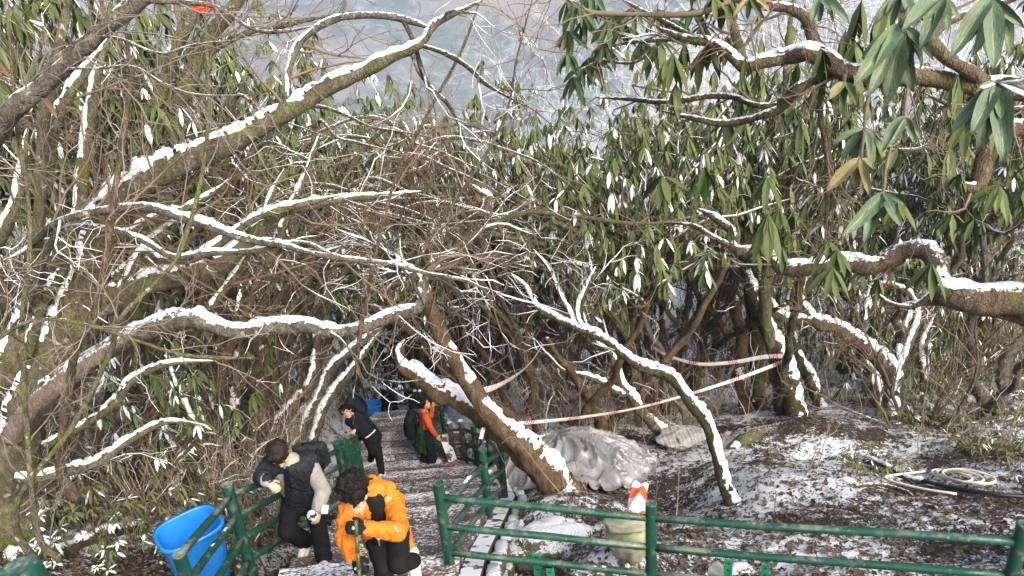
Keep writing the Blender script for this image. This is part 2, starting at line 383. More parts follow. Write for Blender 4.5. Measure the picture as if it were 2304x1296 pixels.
# far valley and mountain side
_ny, _nx = 260, 260
_yy = 95+(np.linspace(0, 1, _ny)**1.6)*4200; _xs = np.linspace(-1, 1, _nx)
_Y = np.broadcast_to(_yy[:, None], (_ny, _nx)); _X = _xs[None]*(260+_Y*1.15)
_P = np.stack([_X, _Y, _X*0], -1)
_z = np.interp(_Y+.12*_X+260*(fbm(_P, .0016, 3)-.45)*np.clip((_Y-150)/500, 0, 1), [95, 140, 420, 620, 1000, 1700, 2300, 4300], [-82, -112, -290, -300, -190, 60, 150, 120])
_z = _z+np.clip((_Y-150)/400, 0, 1)*(150*(fbm(_P, .004, 4)-.45)+16*(fbm(_P, .03, 3)-.45))
_z = np.minimum(_z, 118)
_i = np.arange(_ny-1)[:, None]*_nx; _j = np.arange(_nx-1)[None]
mk('mountain', np.stack([_X, _Y, _z], -1).reshape(-1, 3), np.stack([_i+_j, _i+_j+1, _i+_nx+_j+1, _i+_nx+_j], -1).reshape(-1, 4), M['mountain'], kind='structure',
   label='hazy blue wooded mountainside across the valley')
# the air between
_hz = bpy.data.materials.new('haze'); _hz.use_nodes = True; _t = _hz.node_tree; _t.nodes.remove(_t.nodes['Principled BSDF'])
_pv = _t.nodes.new('ShaderNodeVolumePrincipled'); _pv.inputs['Color'].default_value = (.76, .87, 1, 1); _pv.inputs['Density'].default_value = .0007
_pv.inputs['Anisotropy'].default_value = .2
_t.links.new(_pv.outputs[0], _t.nodes['Material Output'].inputs['Volume'])
_v, _f = box((0, 2100, -170), (11400, 4700, 620))
mk('haze', _v, _f, _hz, smooth=False, kind='stuff', label='thin blue haze filling the valley air')

# ------------------------------------------------------------------ staircase: each tread its own piece
stair = empty('staircase', (-1.4, 6, -5.3)); tag(stair, 'wet brown plank-like stone stairs dusted with snow going down the slope', kind='structure')
def tread(y0, y1, z, th=.17, name='step', nose=.015, seg=(0., 1.)):
    rows = []
    n = 9
    for k in range(n+1):
        t = seg[0]+(seg[1]-seg[0])*k/n
        a = xl(y0)+(xr(y0)-xl(y0))*t; b = xl(y1)+(xr(y1)-xl(y1))*t
        jz = .006*math.sin(k*2.1+y0*9); jy = .008*math.sin(k*1.7+y0*5)
        rows.append([[a, y0, z-th], [a, y0, z+jz-.004], [a, y0+.012, z+jz], [b, y1+nose-.012+jy, z+jz], [b, y1+nose+jy, z+jz-.012], [b, y1+nose+jy, z-th]])
    V, F = loft(np.array(rows)); me = mesh_from(name, V, F, None, False)
    return add(name, me, M['step'], stair)
for (y0, y1, z) in STEPS: tread(y0, y1, z)
for (a, b, z, w) in ((_land[0], _land[1], LANDZ, .20), (STEPS[-1][1], 19.3, FARZ, .24)):      # boards of the landings
    y = a
    while y < b-.01:
        y1 = min(y+w, b); s = .35+.4*((y*7.3) % 1)
        tread(y, y1-.012, z-.002*((y*13) % 1), .12, 'board', 0, (0, s-.004)); tread(y, y1-.012, z-.002*((y*17) % 1), .12, 'board', 0, (s+.004, 1)); y = y1
_sides = NT('stringer'); _c = _sides.co(); _q = _sides.noise(_c, 14, 4)
_sm = _sides.math('MULTIPLY', _sides.step(_sides.noise(_c, 6, 4), .40, .46), _sides.step(_sides.nz(), .35, .6))
_sides.out(_sides.mix(_sm, _sides.ramp(_q, [(.3, (.055, .034, .024)), (.7, (.15, .085, .052))]), SNOW), .7)
for fx, sg in ((xl, -1), (xr, 1)):           # sloping side kerbs of the flights
    for ya, yb in ((1.9, 10.2), (11.5, 15.4)):
        yv = np.linspace(ya, yb, 26); rings = []
        for y in yv:
            x = fx(y)+sg*.012; z = stairz(y)+.055 if sg > 0 else stairz(y)-.02; w = .17 if sg > 0 else .10
            rings.append([[x, y, z-.36], [x, y, z], [x+sg*w, y, z-.01], [x+sg*w, y, z-.36]])
        V, F = loft(np.array(rings)); mk('kerb', V, F, _sides.m, stair, smooth=False)
# low stone wall holding the bank right of the stairs
_wall = empty('retaining_wall', (.0, 5.5, -5.8), 'low mossy stone edging wall along the right side of the stairs', 'wall')
M['stone'] = m_bark('mossy_stone', (.06, .055, .045), (.16, .14, .115), (.30, .27, .23), moss_at=.48, lich_at=.72, snow_at=.72, stretch=(1, 1, 1))
_rs = np.random.default_rng(4)
for row in range(3):
    y = 3.7+.13*row
    while y < 8.6:
        L = _rs.uniform(.24, .42); yc = y+L/2; x = xr(yc)+.27+.03*row; z = stairz(yc)-.06-.19*row
        V, F = ellipsoid((0, 0, 0), (1, 1, 1), None, 10, 6); V = np.sign(V)*np.abs(V)**.55
        V = V*np.array([.075, L*.5, .092])*(1+.22*(vnoise(V*1.7+_rs.random(3)*30, 1.3)[:, None]-.5)); V[:, 2] -= V[:, 1]*.5
        mk('stone', V+np.array([x, yc, z]), F, M['stone'], _wall); y += L

# ------------------------------------------------------------------ railings
def post_mesh(top, h, r, lean=(0, 0), sides=16, mat=None, name='post', parent=None):
    top = np.asarray(top, float); base = top-np.array([lean[0], lean[1], h]); ax = unit(top-base); fr = frame(ax, (0, 1, .1)); u, v = fr[0], fr[2]
    a = np.arange(sides)*2*math.pi/sides; ring = np.cos(a)[:, None]*u+np.sin(a)[:, None]*v
    prof = [(0, r*1.02), (h*.3, r), (h*.6, r*.985), (h-.016, r), (h-.004, r*1.0), (h, r*.93), (h-.006, r*.80), (h-.007, r*.3)]
    V, F = loft(np.array([base+ax*q+ring*s for q, s in prof])); return mk(name, V, F, mat or M['green'], parent)
def rail_mesh(a, b, r, parent, mat=None, sag=.004, name='rail'):
    t = np.linspace(0, 1, 9)[:, None]; P = np.asarray(a)*(1-t)+np.asarray(b)*t; P[:, 2] -= sag*np.sin(math.pi*t[:, 0])-.006*np.sin(7*t[:, 0]+a[0]*3)*np.sin(math.pi*t[:, 0])
    R = r*(1+.03*np.sin(np.arange(9)*2.3+a[0]*9)); V, F = tubes(P, R[None], 12, True); o = mk(name, V, F, mat or M['green'], parent)
    q = crom(np.concatenate([P, R[:, None]], 1), .03); Vs, Fs = snowcaps(q[:, :3], q[:, 3], .30, .35, 7, .8, float(a[0])*7+float(a[2]), 1.6)
    if len(Fs) > 2: mk('snow', Vs, Fs, M['snow'], o, kind='stuff')
    return o
M['bare'] = m_bark('weathered_rail', (.05, .045, .035), (.13, .12, .09), (.22, .21, .17), moss_at=.62, lich_at=.7, snow_at=.78)
def railing(label, posts, offs, r=.044, rr=.029, h=1.08, skip=(), own=True, group=None, bare=(), endoffs=None, mats=None):
    """posts: list of (px, py, depth) of the post tops"""
    tops = [W(*p[:3]) for p in posts]; e = empty('railing', tops[0]-np.array([0, 0, h]), label, 'railing', group)
    for k, t in enumerate(tops):
        if k in skip: continue
        hh = max(.75, min(1.6, t[2]-float(G(t[0], t[1]))+.12)); post_mesh(t, hh, r, parent=e, mat=M['bare'] if k in bare else None)
    for k in range(len(tops)-1):
        for q, o in enumerate(offs):
            o0, o1 = (o, o) if np.ndim(o) == 0 else o
            if endoffs and k == 0: o0 = endoffs[q]
            a = tops[k]-np.array([0, 0, o0]); b = tops[k+1]-np.array([0, 0, o1]); rail_mesh(a, b, rr, e, M['bare'] if (k in bare and k+1 in bare) else (mats[q] if mats else None))
    return e
railing('thick green pipe railing running level across the lower right foreground', [(985, 1085, 5.8), (1465, 1131, 5.6), (2306, 1178, 4.7)], [.145, .43, .70, .95])
railing('green pipe railing stepping down the right side of the stairs beside the orange jacket', [(985, 1085, 5.8), (1084, 1010, 7.8), (1123, 990, 9.0), (1097, 966, 11.0)], [.19, .45, .68], skip=(0,), endoffs=[.28, .52, .75], r=.042, rr=.027)
railing('short weathered railing closing off the right edge of the landing', [(1097, 966, 11.0), (1064, 956, 12.2), (1036, 946, 12.5), (1011, 950, 12.8), (992, 912, 13.6)], [.16, .45, .75], skip=(0,), r=.046, rr=.03, bare=(2, 3))
railing('green railing with snow-capped posts behind the woman in the orange top', [(992, 912, 13.6), (972, 884, 15.4), (957, 882, 16.4), (944, 880, 17.4), (933, 880, 18.3), (924, 877, 19.2), (917, 876, 20.0)], [.16, .45, .75], skip=(0,), r=.045, rr=.03)
railing('green pipe railing down the left side of the stairs beside the large blue bin', [(402, 1246, 5.0), (510, 1089, 6.0), (757, 994, 8.6), (772, 988, 9.5), (781, 983, 10.2), (790, 979, 10.9), (797, 976, 11.4)], [.12, .33, .56, .79], r=.045, rr=.030, endoffs=[.02, .25, .5, .75])
railing('green railing at the lower landing beside the small blue bin', [(786, 895, 18.0), (798, 902, 18.8), (812, 906, 19.6), (826, 908, 20.2)], [.16, .45, .75], r=.05, rr=.03)
railing('thin green pipe railing across the end of the lowest landing', [(842, 884, 20.6), (918, 874, 20.9), (1000, 862, 21.2)], [.02, .45, .80], r=.03, rr=.022, h=1.2)
_pt = W(919, 838, 20.9); _pe = empty('sign_pole', _pt-np.array([0, 0, 2.3]), 'slim tall green pole rising at the end of the lowest landing', 'pole'); post_mesh(_pt, 2.3, .03, parent=_pe, name='shaft')
for px, py, d in ((972, 883, 15.4), (957, 881, 16.4), (944, 879, 17.4), (933, 879, 18.3)):
    V, F = ellipsoid(W(px, py, d), (.045, .045, .03)); o = mk('snow_cap', V, F, M['snow'], bpy.data.objects['railing.003'])
_o = post_mesh(W(8, 1262, 2.2), .95, .075, (-.25, .1), name='railing_post'); tag(_o, 'rounded end of a near teal green post at the lower left corner', 'post')
# slumped snow-covered boards leaning at the landing corner
_lb = empty('leaning_boards', W(1012, 1040, 12.9), 'two snow-dusted boards leaning at the right corner of the landing', 'boards')
for a, b in (((996, 985, 12.9), (1016, 1040, 12.7)), ((1000, 978, 13.1), (1021, 1036, 12.8))):
    A, B = W(*a), W(*b); fr = frame(B-A, (0, .3, 1)); V, F = box((A+B)/2, (.11, np.linalg.norm(B-A), .035), fr); mk('board', V, F, _sides.m, _lb, smooth=False)

# ------------------------------------------------------------------ growing branches and leaves
def grow(pos, tan, rad, num, L, n=6, spread=.9, up=.1, wig=.35, rf=.55, rtip=.25, rmin=.0015, rmax=1., w=None, r=None, grav=0., side=None):
    """num curved shoots sprouting from points (pos, tangent, radius)"""
    r = r or rng
    k = r.choice(len(pos), num, p=None if w is None else w/w.sum())
    t = unit(tan[k]); q = unit(np.cross(t, r.normal(size=(num, 3)))); s = spread*r.uniform(.6, 1.3, (num, 1))
    d = unit(t*np.cos(s)+q*np.sin(s)+np.array([0, 0, up]))
    if side is not None: d = unit(d+side)
    L = L*r.uniform(.55, 1.35, (num, 1)); st = L/(n-1)
    P = np.empty((num, n, 3)); P[:, 0] = pos[k]-d*np.minimum(rad[k], .05)[:, None]*.5
    for i in range(1, n):
        P[:, i] = P[:, i-1]+d*st; d = unit(d+wig*r.normal(size=(num, 3))*.5+np.array([0, 0, up*.4-grav*i/n]))
    R = np.clip(rad[k]*rf, rmin, rmax)[:, None]*np.linspace(1, rtip, n)[None]
    return P, np.maximum(R, rmin*.7)
def flat(PR):
    """point, tangent, radius of a list of (P,R) tube sets"""
    p = []; t = []; q = []
    for P, R in PR:
        T = np.empty_like(P); T[:, 1:-1] = P[:, 2:]-P[:, :-2]; T[:, 0] = P[:, 1]-P[:, 0]; T[:, -1] = P[:, -1]-P[:, -2]
        p.append(P.reshape(-1, 3)); t.append(unit(T).reshape(-1, 3)); q.append(R.reshape(-1))
    return np.concatenate(p), np.concatenate(t), np.concatenate(q)
_LT = np.array([[0, 1, 2], [0, 2, 3], [4, 7, 5], [5, 7, 6]]); _LQ = np.array([[1, 4, 5, 2], [2, 5, 6, 3]])
def whorls(C, A, size, k=9, droop=(.55, 1.4), width=.27, snow=.3, r=None, curl=.28):
    """rosettes of long hanging leaves: C centres (N,3), A shoot direction, size leaf length (N,). Returns leaf (V,F,attr) and snow (V,F)"""
    r = r or rng; N = len(C)
    C = np.repeat(C, k, 0); A = np.repeat(unit(A*.6+np.array([0, 0, .6])), k, 0); n = N*k
    ph = (np.tile(np.arange(k), N)+r.uniform(-.35, .35, n))*2*math.pi/k+np.repeat(r.uniform(0, 6.3, N), k)
    x = unit(np.cross(A, np.array([.31, .9, .05]))); y = np.cross(A, x)
    rad = np.cos(ph)[:, None]*x+np.sin(ph)[:, None]*y
    wd_ = np.repeat(r.uniform(droop[0], droop[1], N), k)+r.normal(size=n)*.18
    D = unit(rad*np.cos(wd_)[:, None]-A*np.sin(wd_)[:, None]*.6-np.array([0, 0, 1])*np.sin(wd_)[:, None]*.6)
    L = np.repeat(size, k)*r.uniform(.7, 1.15, n); wv = L*width*r.uniform(.8, 1.15, n)*.5
    S = unit(np.cross(D, np.array([0, 0, 1.])+rad*.4+r.normal(size=(n, 3))*.12)); Nn = np.cross(S, D)
    g = np.array([0, 0, -1.])
    def at(t): return C+D*(L*t)[:, None]+g*(L*curl*t*t)[:, None]
    def rows(ts, ws, lift, edge):
        V = np.empty((n, 8, 3)); V[:, 0] = at(ts[0])+Nn*lift*.3; V[:, 7] = at(ts[3])+Nn*lift*.3
        for q, (a, b) in enumerate(((ts[1], ws[0]), (ts[2], ws[1]))):
            c = at(a); V[:, 1+3*q] = c-S*(wv*b)[:, None]+Nn*edge*wv[:, None]; V[:, 2+3*q] = c+Nn*lift; V[:, 3+3*q] = c+S*(wv*b)[:, None]+Nn*edge*wv[:, None]
        return V
    V = rows((0., .36, .74, 1.), (.92, .86), 0., .16)
    off = np.arange(n)[:, None, None]*8
    F = [(_LT[None]+off).reshape(-1, 3), (_LQ[None]+off).reshape(-1, 4)]
    keep = r.random(n) > .16; F = [f.reshape(n, -1, f.shape[1])[keep].reshape(-1, f.shape[1]) for f in F]
    at_ = np.repeat(np.clip(np.repeat(r.uniform(.05, .85, N), k)+r.normal(size=n)*.13, 0, 1), 8)
    m = (np.repeat(r.uniform(0, 1, N), k)*.6+r.uniform(0, 1, n)*.4) < snow; m &= keep
    if snow > 0 and m.any():
        V2 = rows((.12, .36, .72, .95), (.85, .8), np.clip(L*.055, .004, .012)[:, None], .20)[m]; V2 += Nn[m][:, None]*.003
        o2 = np.arange(len(V2))[:, None, None]*8; F2 = [(_LT[None]+o2).reshape(-1, 3), (_LQ[None]+o2).reshape(-1, 4)]
        return (V.reshape(-1, 3), F, at_), (V2.reshape(-1, 3), F2)
    return (V.reshape(-1, 3), F, at_), None

class Tree:
    def __init__(s, name, label, cat='tree', base=(0, 0, 0), group=None, mat='bark', seed=0):
        s.e = empty(name, base, label, cat, group); s.PR = []; s.mat = mat; s.r = np.random.default_rng(seed+100); s.k = 0; s.seed = seed
    def limb(s, pts, name=None, mat=None, snow=.6, th=.6, sides=None, world=False, knob=.13, track=True):
        """pts: rows (px, py, depth, radius in px)"""
        p = np.asarray(pts, float)
        if not world:
            q = np.array([W(a, b, d) for a, b, d, _ in p]); p = np.concatenate([q, (p[:, 3]*p[:, 2]/FPX)[:, None]], 1)
        if not world and s.k == 0:                                   # roots flare into the ground
            p = np.concatenate([[[*(p[0, :3]+np.array([.0, .05, -.45])), p[0, 3]*1.5]], [[*(p[0, :3]+np.array([.0, .01, -.10])), p[0, 3]*1.22]], p[1:]]) if np.linalg.norm(p[1, :3]-p[0, :3]) > .15 else p
        if not world: p[-1, 3] *= .4
        rm = p[:, 3].max(); c = crom(p, max(.03, min(.055, rm*1.1))); P, R = c[:, :3], np.maximum(c[:, 3], .0015)
        P = P+(np.stack([vnoise(P+a, 3.2) for a in (3, 33, 63)], -1)-.5)*np.minimum(R, .05)[:, None]*1.5
        R = R*(1+knob*2*(vnoise(P+s.seed*3.1, 6)-.5)+.10*(vnoise(P+9, 20)-.5))
        sides = sides or (20 if rm > .06 else 10 if rm > .02 else 6)
        V, F = tubes(P, R[None], sides, True)
        nb = len(P)*sides                                            # uneven, ridged bark
        d = V[:nb]-np.repeat(P, sides, 0); V[:nb] += d*(.30*(vnoise(V[:nb]*np.array([1, 1, .5])+5, 11)-.5)+.24*(vnoise(V[:nb]*np.array([1, 1, .6])+2, 29)-.5))[:, None]
        s.k += 1
        o = mk(name or ('trunk' if s.k == 1 else 'branch'), V, F, M[mat or s.mat], s.e)
        if snow > 0:
            q = np.linspace(0, len(P)-1, max(4, int(np.linalg.norm(np.diff(P, axis=0), axis=1).sum()/(.022 if rm > .02 else .04)))); Pq = np.stack([np.interp(q, np.arange(len(P)), P[:, k]) for k in range(3)], -1); Rq = np.interp(q, np.arange(len(P)), R)
            Vs, Fs = snowcaps(Pq, Rq, snow, th, 9 if rm > .02 else 7, 1.15, s.seed*2.7, 2.6)
            if len(Fs): mk('snow', Vs, Fs, M['snow'], o, kind='stuff')
        if track: s.PR.append((P[None], R[None]))
        return o
    def twigs(s, spec, mat='twig', snow=.25, sides=4, name='twigs', rsel=None):
        """spec: list of levels (num, length, kwargs); each level sprouts from the one before"""
        pos, tan, rad = flat(s.PR); w = np.ones(len(pos)) if rsel is None else rsel(pos, tan, rad).astype(float)
        mb = MB(); ms = MB(); last = None; allp = []
        for q, (num, L, kw) in enumerate(spec):
            P, R = grow(pos, tan, rad, num, L, w=w, r=s.r, **kw); V, F = tubes(P, R, 5 if q == 0 else sides); mb.put(V, F)
            if snow > 0:
                V, F = snowcaps(P, R, snow, 1.3, 3, 1.2, s.seed, 2.2)
                if len(F): ms.put(V, F)
            pos, tan, rad = flat([(P[:, 1:], R[:, 1:])]); w = np.tile(np.linspace(.4, 1.6, P.shape[1]-1), num); last = (P, R)
        o = mb.build(name, M[mat], s.e, kind='stuff')
        if ms.n: ms.build('twig_snow', M['snow'], s.e, kind='stuff')
        s.last = last; return o
    def leaves(s, num=None, size=.17, snow=.3, mat='leaf', k=9, tips=None, droop=(.55, 1.4), jitter=.3):
        P = s.last[0] if tips is None else tips
        C = P[:, -1]; A = P[:, -1]-P[:, -2]
        if num is not None and num < len(C): i = s.r.choice(len(C), num, False); C, A = C[i], A[i]
        lf, sn = whorls(C, A, size*s.r.uniform(1-jitter, 1+jitter, len(C)), k, droop, snow=snow, r=s.r)
        mk('foliage', lf[0], lf[1], M[mat], s.e, attr=lf[2], smooth=False, kind='stuff')
        if sn is not None: mk('leaf_snow', sn[0], sn[1], M['snow'], s.e, smooth=True, kind='stuff')

def copy_tree(src, loc, rz, sc, label, group):
    c = src.copy(); COL.objects.link(c); c.location = tuple(float(v) for v in loc); c.rotation_euler = (0, 0, rz); c.scale = (sc,)*3; tag(c, label, None, group)
    for ch in src.children:
        d = ch.copy(); COL.objects.link(d); d.parent = c
    return c
def proto_rhodo(seed, h=5.8, whl=240, mat='bark', low=.46):
    t = Tree('rhododendron_tree', 'x', 'tree', (0, 0, 0), 'g', mat, seed); r = t.r
    ns = int(r.integers(1, 4))
    for k in range(ns):
        a = r.uniform(0, 6.3); lean = r.uniform(.1, .38); P = [np.array([.15*math.cos(a), .15*math.sin(a), -.3])]; d = unit(np.array([lean*math.cos(a), lean*math.sin(a), 1]))
        L = h*r.uniform(.62, .85); m = 9
        for i in range(m): d = unit(d+r.normal(size=3)*np.array([.20, .20, .08])+np.array([0, 0, .07])); P.append(P[-1]+d*L/m)
        rad = np.linspace(r.uniform(.075, .12), .032, m+1); t.limb(np.concatenate([np.array(P), rad[:, None]], 1), 'trunk', world=True, snow=.45, sides=8)
    pos, tan, rad = flat(t.PR); sel = pos[:, 2] > h*low
    P1, R1 = grow(pos, tan, rad, 9*ns+6, h*.30, n=8, spread=.95, up=.22, wig=.55, rf=.62, rtip=.4, rmin=.012, rmax=.05, w=sel*1., r=r)
    mb = MB(); ms = MB(); mb.put(*tubes(P1, R1, 6)); ms.put(*snowcaps(P1, R1, .55, .8, 5, 1.1, seed))
    mb.build('limbs', M[mat], t.e, kind='stuff'); ms.build('limb_snow', M['snow'], t.e, kind='stuff')
    t.PR = [(P1, R1)]
    t.twigs([(60+18*ns, .75, dict(n=6, spread=.8, up=.3, wig=.6, rf=.6, rmin=.006, rmax=.018)), (whl, .35, dict(n=5, spread=.7, up=.35, wig=.5, rf=.7, rtip=.7, rmin=.0038, rmax=.008))], snow=.36)
    t.leaves(size=.175, snow=.26, k=9); return t.e
def proto_bare(seed, h=3.5, frost=False, tall=False, n3=420):
    t = Tree('frosted_tree' if frost else 'bare_shrub', 'x', 'tree' if frost else 'shrub', (0, 0, 0), 'g', 'bark_grey', seed); r = t.r
    for k in range(1 if tall else int(r.integers(4, 7))):
        a = r.uniform(0, 6.3); lean = .12 if tall else r.uniform(.15, .6); P = [np.array([.06*math.cos(a), .06*math.sin(a), -.3])]; d = unit(np.array([lean*math.cos(a), lean*math.sin(a), 1])); m = 8
        for i in range(m): d = unit(d+r.normal(size=3)*np.array([.14, .14, .05])); P.append(P[-1]+d*h*(.9 if tall else r.uniform(.6, .95))/m)
        rad = np.linspace(.11 if tall else r.uniform(.018, .034), .012 if tall else .006, m+1); t.limb(np.concatenate([np.array(P), rad[:, None]], 1), 'trunk' if tall else 'stem', world=True, snow=.4, sides=7)
    f = .34 if tall else .30
    t.PR = [(P[:, 2:], R[:, 2:]) for P, R in t.PR]
    t.twigs([(34, h*f, dict(n=7, spread=.75, up=.2, wig=.45, rf=.6, rmin=.006, rmax=.03)), (150, h*f*.5, dict(n=6, spread=.7, up=.12, wig=.5, rf=.6, rmin=.0038)), (n3, h*f*.30, dict(n=5, spread=.7, up=.08, wig=.5, rf=.65, rmin=.0028 if not frost else .0045)), (n3, h*f*.15, dict(n=4, spread=.75, up=.05, wig=.5, rf=.8, rmin=.0022 if not frost else .004))],
            mat='twig_frost' if frost else 'twig', snow=0 if frost else .25, sides=3)
    return t.e

# ------------------------------------------------------------------ the trees one can trace
def base_of(px, py): return hit(px, py)
# A: big snowy leaning tree on the left
a = Tree('leaning_tree', 'big leaning tree at left with thick snow-laden limbs reaching across the picture', 'tree', hit(20, 1080), mat='bark_olive', seed=1)
a.limb([(10, 1100, 6.5, 44), (60, 930, 6.2, 42), (130, 790, 6.0, 44), (205, 640, 5.8, 42), (240, 510, 5.6, 40), (330, 408, 5.4, 34), (480, 338, 5.3, 27), (640, 256, 5.2, 20), (720, 212, 5.2, 17), (860, 138, 5.1, 13), (945, 100, 5.1, 10), (985, 50, 5.1, 8), (1085, 2, 5.0, 6)], snow=.86, th=.55)
a.limb([(150, 800, 6.0, 34), (225, 690, 5.8, 30), (310, 640, 5.7, 29), (420, 618, 5.6, 27), (490, 600, 5.6, 25), (540, 550, 5.6, 22), (590, 515, 5.6, 17), (640, 480, 5.6, 12), (768, 447, 5.7, 9), (850, 440, 5.7, 6), (950, 430, 5.8, 3)], snow=.8, th=.5)
a.limb([(70, 930, 6.2, 36), (160, 845, 5.9, 30), (240, 785, 5.8, 25), (330, 738, 5.7, 22), (430, 712, 5.6, 20), (480, 720, 5.6, 20), (560, 742, 5.6, 19), (680, 738, 5.6, 17), (760, 748, 5.6, 15), (850, 722, 5.7, 14), (938, 694, 5.7, 13), (948, 640, 5.7, 11), (955, 625, 5.7, 10)], mat='bark_grey', snow=.62, th=.5)
a.limb([(948, 650, 5.7, 9), (968, 606, 5.7, 7.5), (1010, 568, 5.8, 7), (1098, 512, 5.8, 6.5), (1185, 479, 5.9, 6), (1290, 486, 6.0, 5), (1450, 502, 6.1, 4), (1600, 480, 6.3, 2.5)], mat='bark_olive', snow=.12, th=.4)
a.limb([(20, 990, 5.7, 22), (90, 895, 5.5, 20), (200, 815, 5.4, 18), (318, 736, 5.3, 15)], mat='bark_peeled', snow=.5, th=.35)
a.limb([(60, 700, 5.6, 7), (127, 512+20, 5.0, 8), (253, 517, 4.9, 8), (333, 545, 4.9, 8), (393, 577, 4.9, 8), (477, 569, 4.9, 8), (550, 567, 4.9, 7), (677, 545, 5.0, 6), (768, 577, 5.0, 6), (868, 592, 5.1, 6), (955, 612, 5.2, 5), (1058, 632, 5.2, 4), (1105, 668, 5.2, 3)], mat='bark_grey', snow=.45)
a.limb([(60, 560, 5.4, 8), (143, 494, 4.8, 9), (253, 469, 4.8, 10), (333, 465, 4.8, 11), (400, 485, 4.8, 11), (483, 515, 4.8, 10), (550, 539, 4.8, 9), (633, 547, 4.9, 8), (700, 565, 4.9, 7), (768, 578, 5., 6), (850, 600, 5.1, 3)], mat='bark_grey', snow=.5)
a.limb([(270, 620, 5.7, 14), (330, 570, 5.6, 13), (385, 585, 5.5, 11), (450, 575, 5.5, 9), (560, 500, 5.4, 9), (640, 470, 5.4, 9), (700, 455, 5.4, 8), (760, 440, 5.4, 6)], snow=.75)
a.limb([(645, 250, 5.2, 9), (648, 205, 5.2, 9), (655, 145, 5.2, 8), (690, 80, 5.2, 7), (760, 40, 5.2, 8), (860, 35, 5.2, 8), (920, 45, 5.2, 8), (965, 62, 5.2, 7)], mat='bark_grey', snow=.55)
a.limb([(0, 860, 6.0, 30), (70, 720, 5.9, 27), (120, 600, 5.7, 20), (180, 480, 5.6, 15), (190, 330, 5.6, 13), (215, 170, 5.6, 12), (262, 40, 5.6, 8)], snow=.8)
a.limb([(100, 1000, 6.3, 9), (200, 950, 6.2, 9), (262, 905, 6.1, 9), (300, 855, 6.1, 8), (380, 818, 6.1, 7), (480, 812, 6.2, 4)], snow=.75)
a.limb([(40, 1075, 6.1, 11), (130, 1068, 6.0, 12), (220, 1040, 5.9, 11), (300, 985, 5.9, 9), (380, 950, 5.9, 6), (470, 960, 5.9, 3)], snow=.8)
for l_ in ([(150, 720, 5.9, 13), (235, 560, 5.6, 12), (300, 520, 5.5, 11), (370, 490, 5.4, 9), (450, 455, 5.4, 6), (520, 400, 5.4, 4)], [(100, 450, 5.5, 12), (120, 300, 5.4, 12), (150, 225, 5.3, 12), (190, 165, 5.3, 10), (225, 115, 5.3, 8)], [(-10, 560, 5.7, 14), (30, 480, 5.6, 13), (45, 400, 5.6, 11), (62, 290, 5.6, 8)], [(250, 700, 5.7, 10), (330, 560, 5.6, 9), (430, 480, 5.6, 8), (470, 430, 5.6, 6)], [(600, 600, 6.2, 8), (655, 470, 6.1, 8), (690, 385, 6.1, 7), (720, 300, 6.1, 5)], [(480, 690, 5.9, 8), (560, 570, 5.8, 7), (610, 440, 5.8, 6), (640, 380, 5.8, 4)], [(60, 800, 5.8, 12), (95, 690, 5.7, 11), (150, 590, 5.7, 9), (160, 480, 5.7, 7)]): a.limb(l_, snow=.85, th=.6)
a.limb([(945, 100, 5.1, 6), (1000, 120, 5.1, 6), (1050, 150, 5.1, 5.5), (1095, 190, 5.1, 5), (1180, 240, 5.1, 3)], mat='bark_moss', snow=.2)
a.limb([(905, 40, 5.2, 6), (930, 90, 5.2, 6), (955, 180, 5.2, 6), (1010, 240, 5.2, 4), (1050, 320, 5.3, 3)], mat='bark_moss', snow=.2)
a.twigs([(115, .8, dict(n=8, spread=.9, up=.02, wig=.40, rf=.5, rmin=.005, rmax=.011)), (340, .5, dict(n=7, spread=.8, up=.0, wig=.5, rf=.6, rmin=.003)), (700, .28, dict(n=6, spread=.8, up=.0, wig=.5, rf=.65, rmin=.0022))], mat='twig', snow=.40, rsel=lambda p, t, r: (r < .055)*(p[:, 1] > 3.5)*((p[:, 2] > -2.75) | (p[:, 0] < -3.4)))
# B: twin upright trunks
b = Tree('twin_trunk_tree', 'two smooth olive trunks rising side by side behind the snowy limb', 'tree', hit(330, 1010), mat='bark_olive', seed=2)
b.limb([(250, 1010, 9.4, 20), (285, 760, 8.4, 18), (318, 560, 7.7, 17), (328, 395, 7.2, 16), (343, 280, 7.0, 15), (382, 150, 6.8, 14), (448, 0, 6.6, 13), (500, -120, 6.5, 12)], snow=.1)
b.limb([(290, 760, 8.4, 17), (350, 540, 7.7, 17), (382, 380, 7.2, 17), (410, 240, 7.0, 17), (452, 120, 6.8, 16), (540, -5, 6.6, 14), (620, -120, 6.5, 12)], snow=.15)
b.limb([(420, 165, 6.9, 7), (520, 90, 6.8, 7), (640, 55, 6.8, 6), (770, 30, 6.8, 4)], snow=.3)
b.twigs([(58, 1.0, dict(n=8, spread=.9, up=.1, wig=.45, rf=.4, rmin=.005, rmax=.012)), (190, .55, dict(n=7, spread=.8, up=.0, wig=.5, rf=.6, rmin=.003)), (420, .3, dict(n=6, spread=.8, up=.0, wig=.5, rf=.65, rmin=.0022))], snow=.2, rsel=lambda p, t, r: (p[:, 2] > -3.4)*1.)
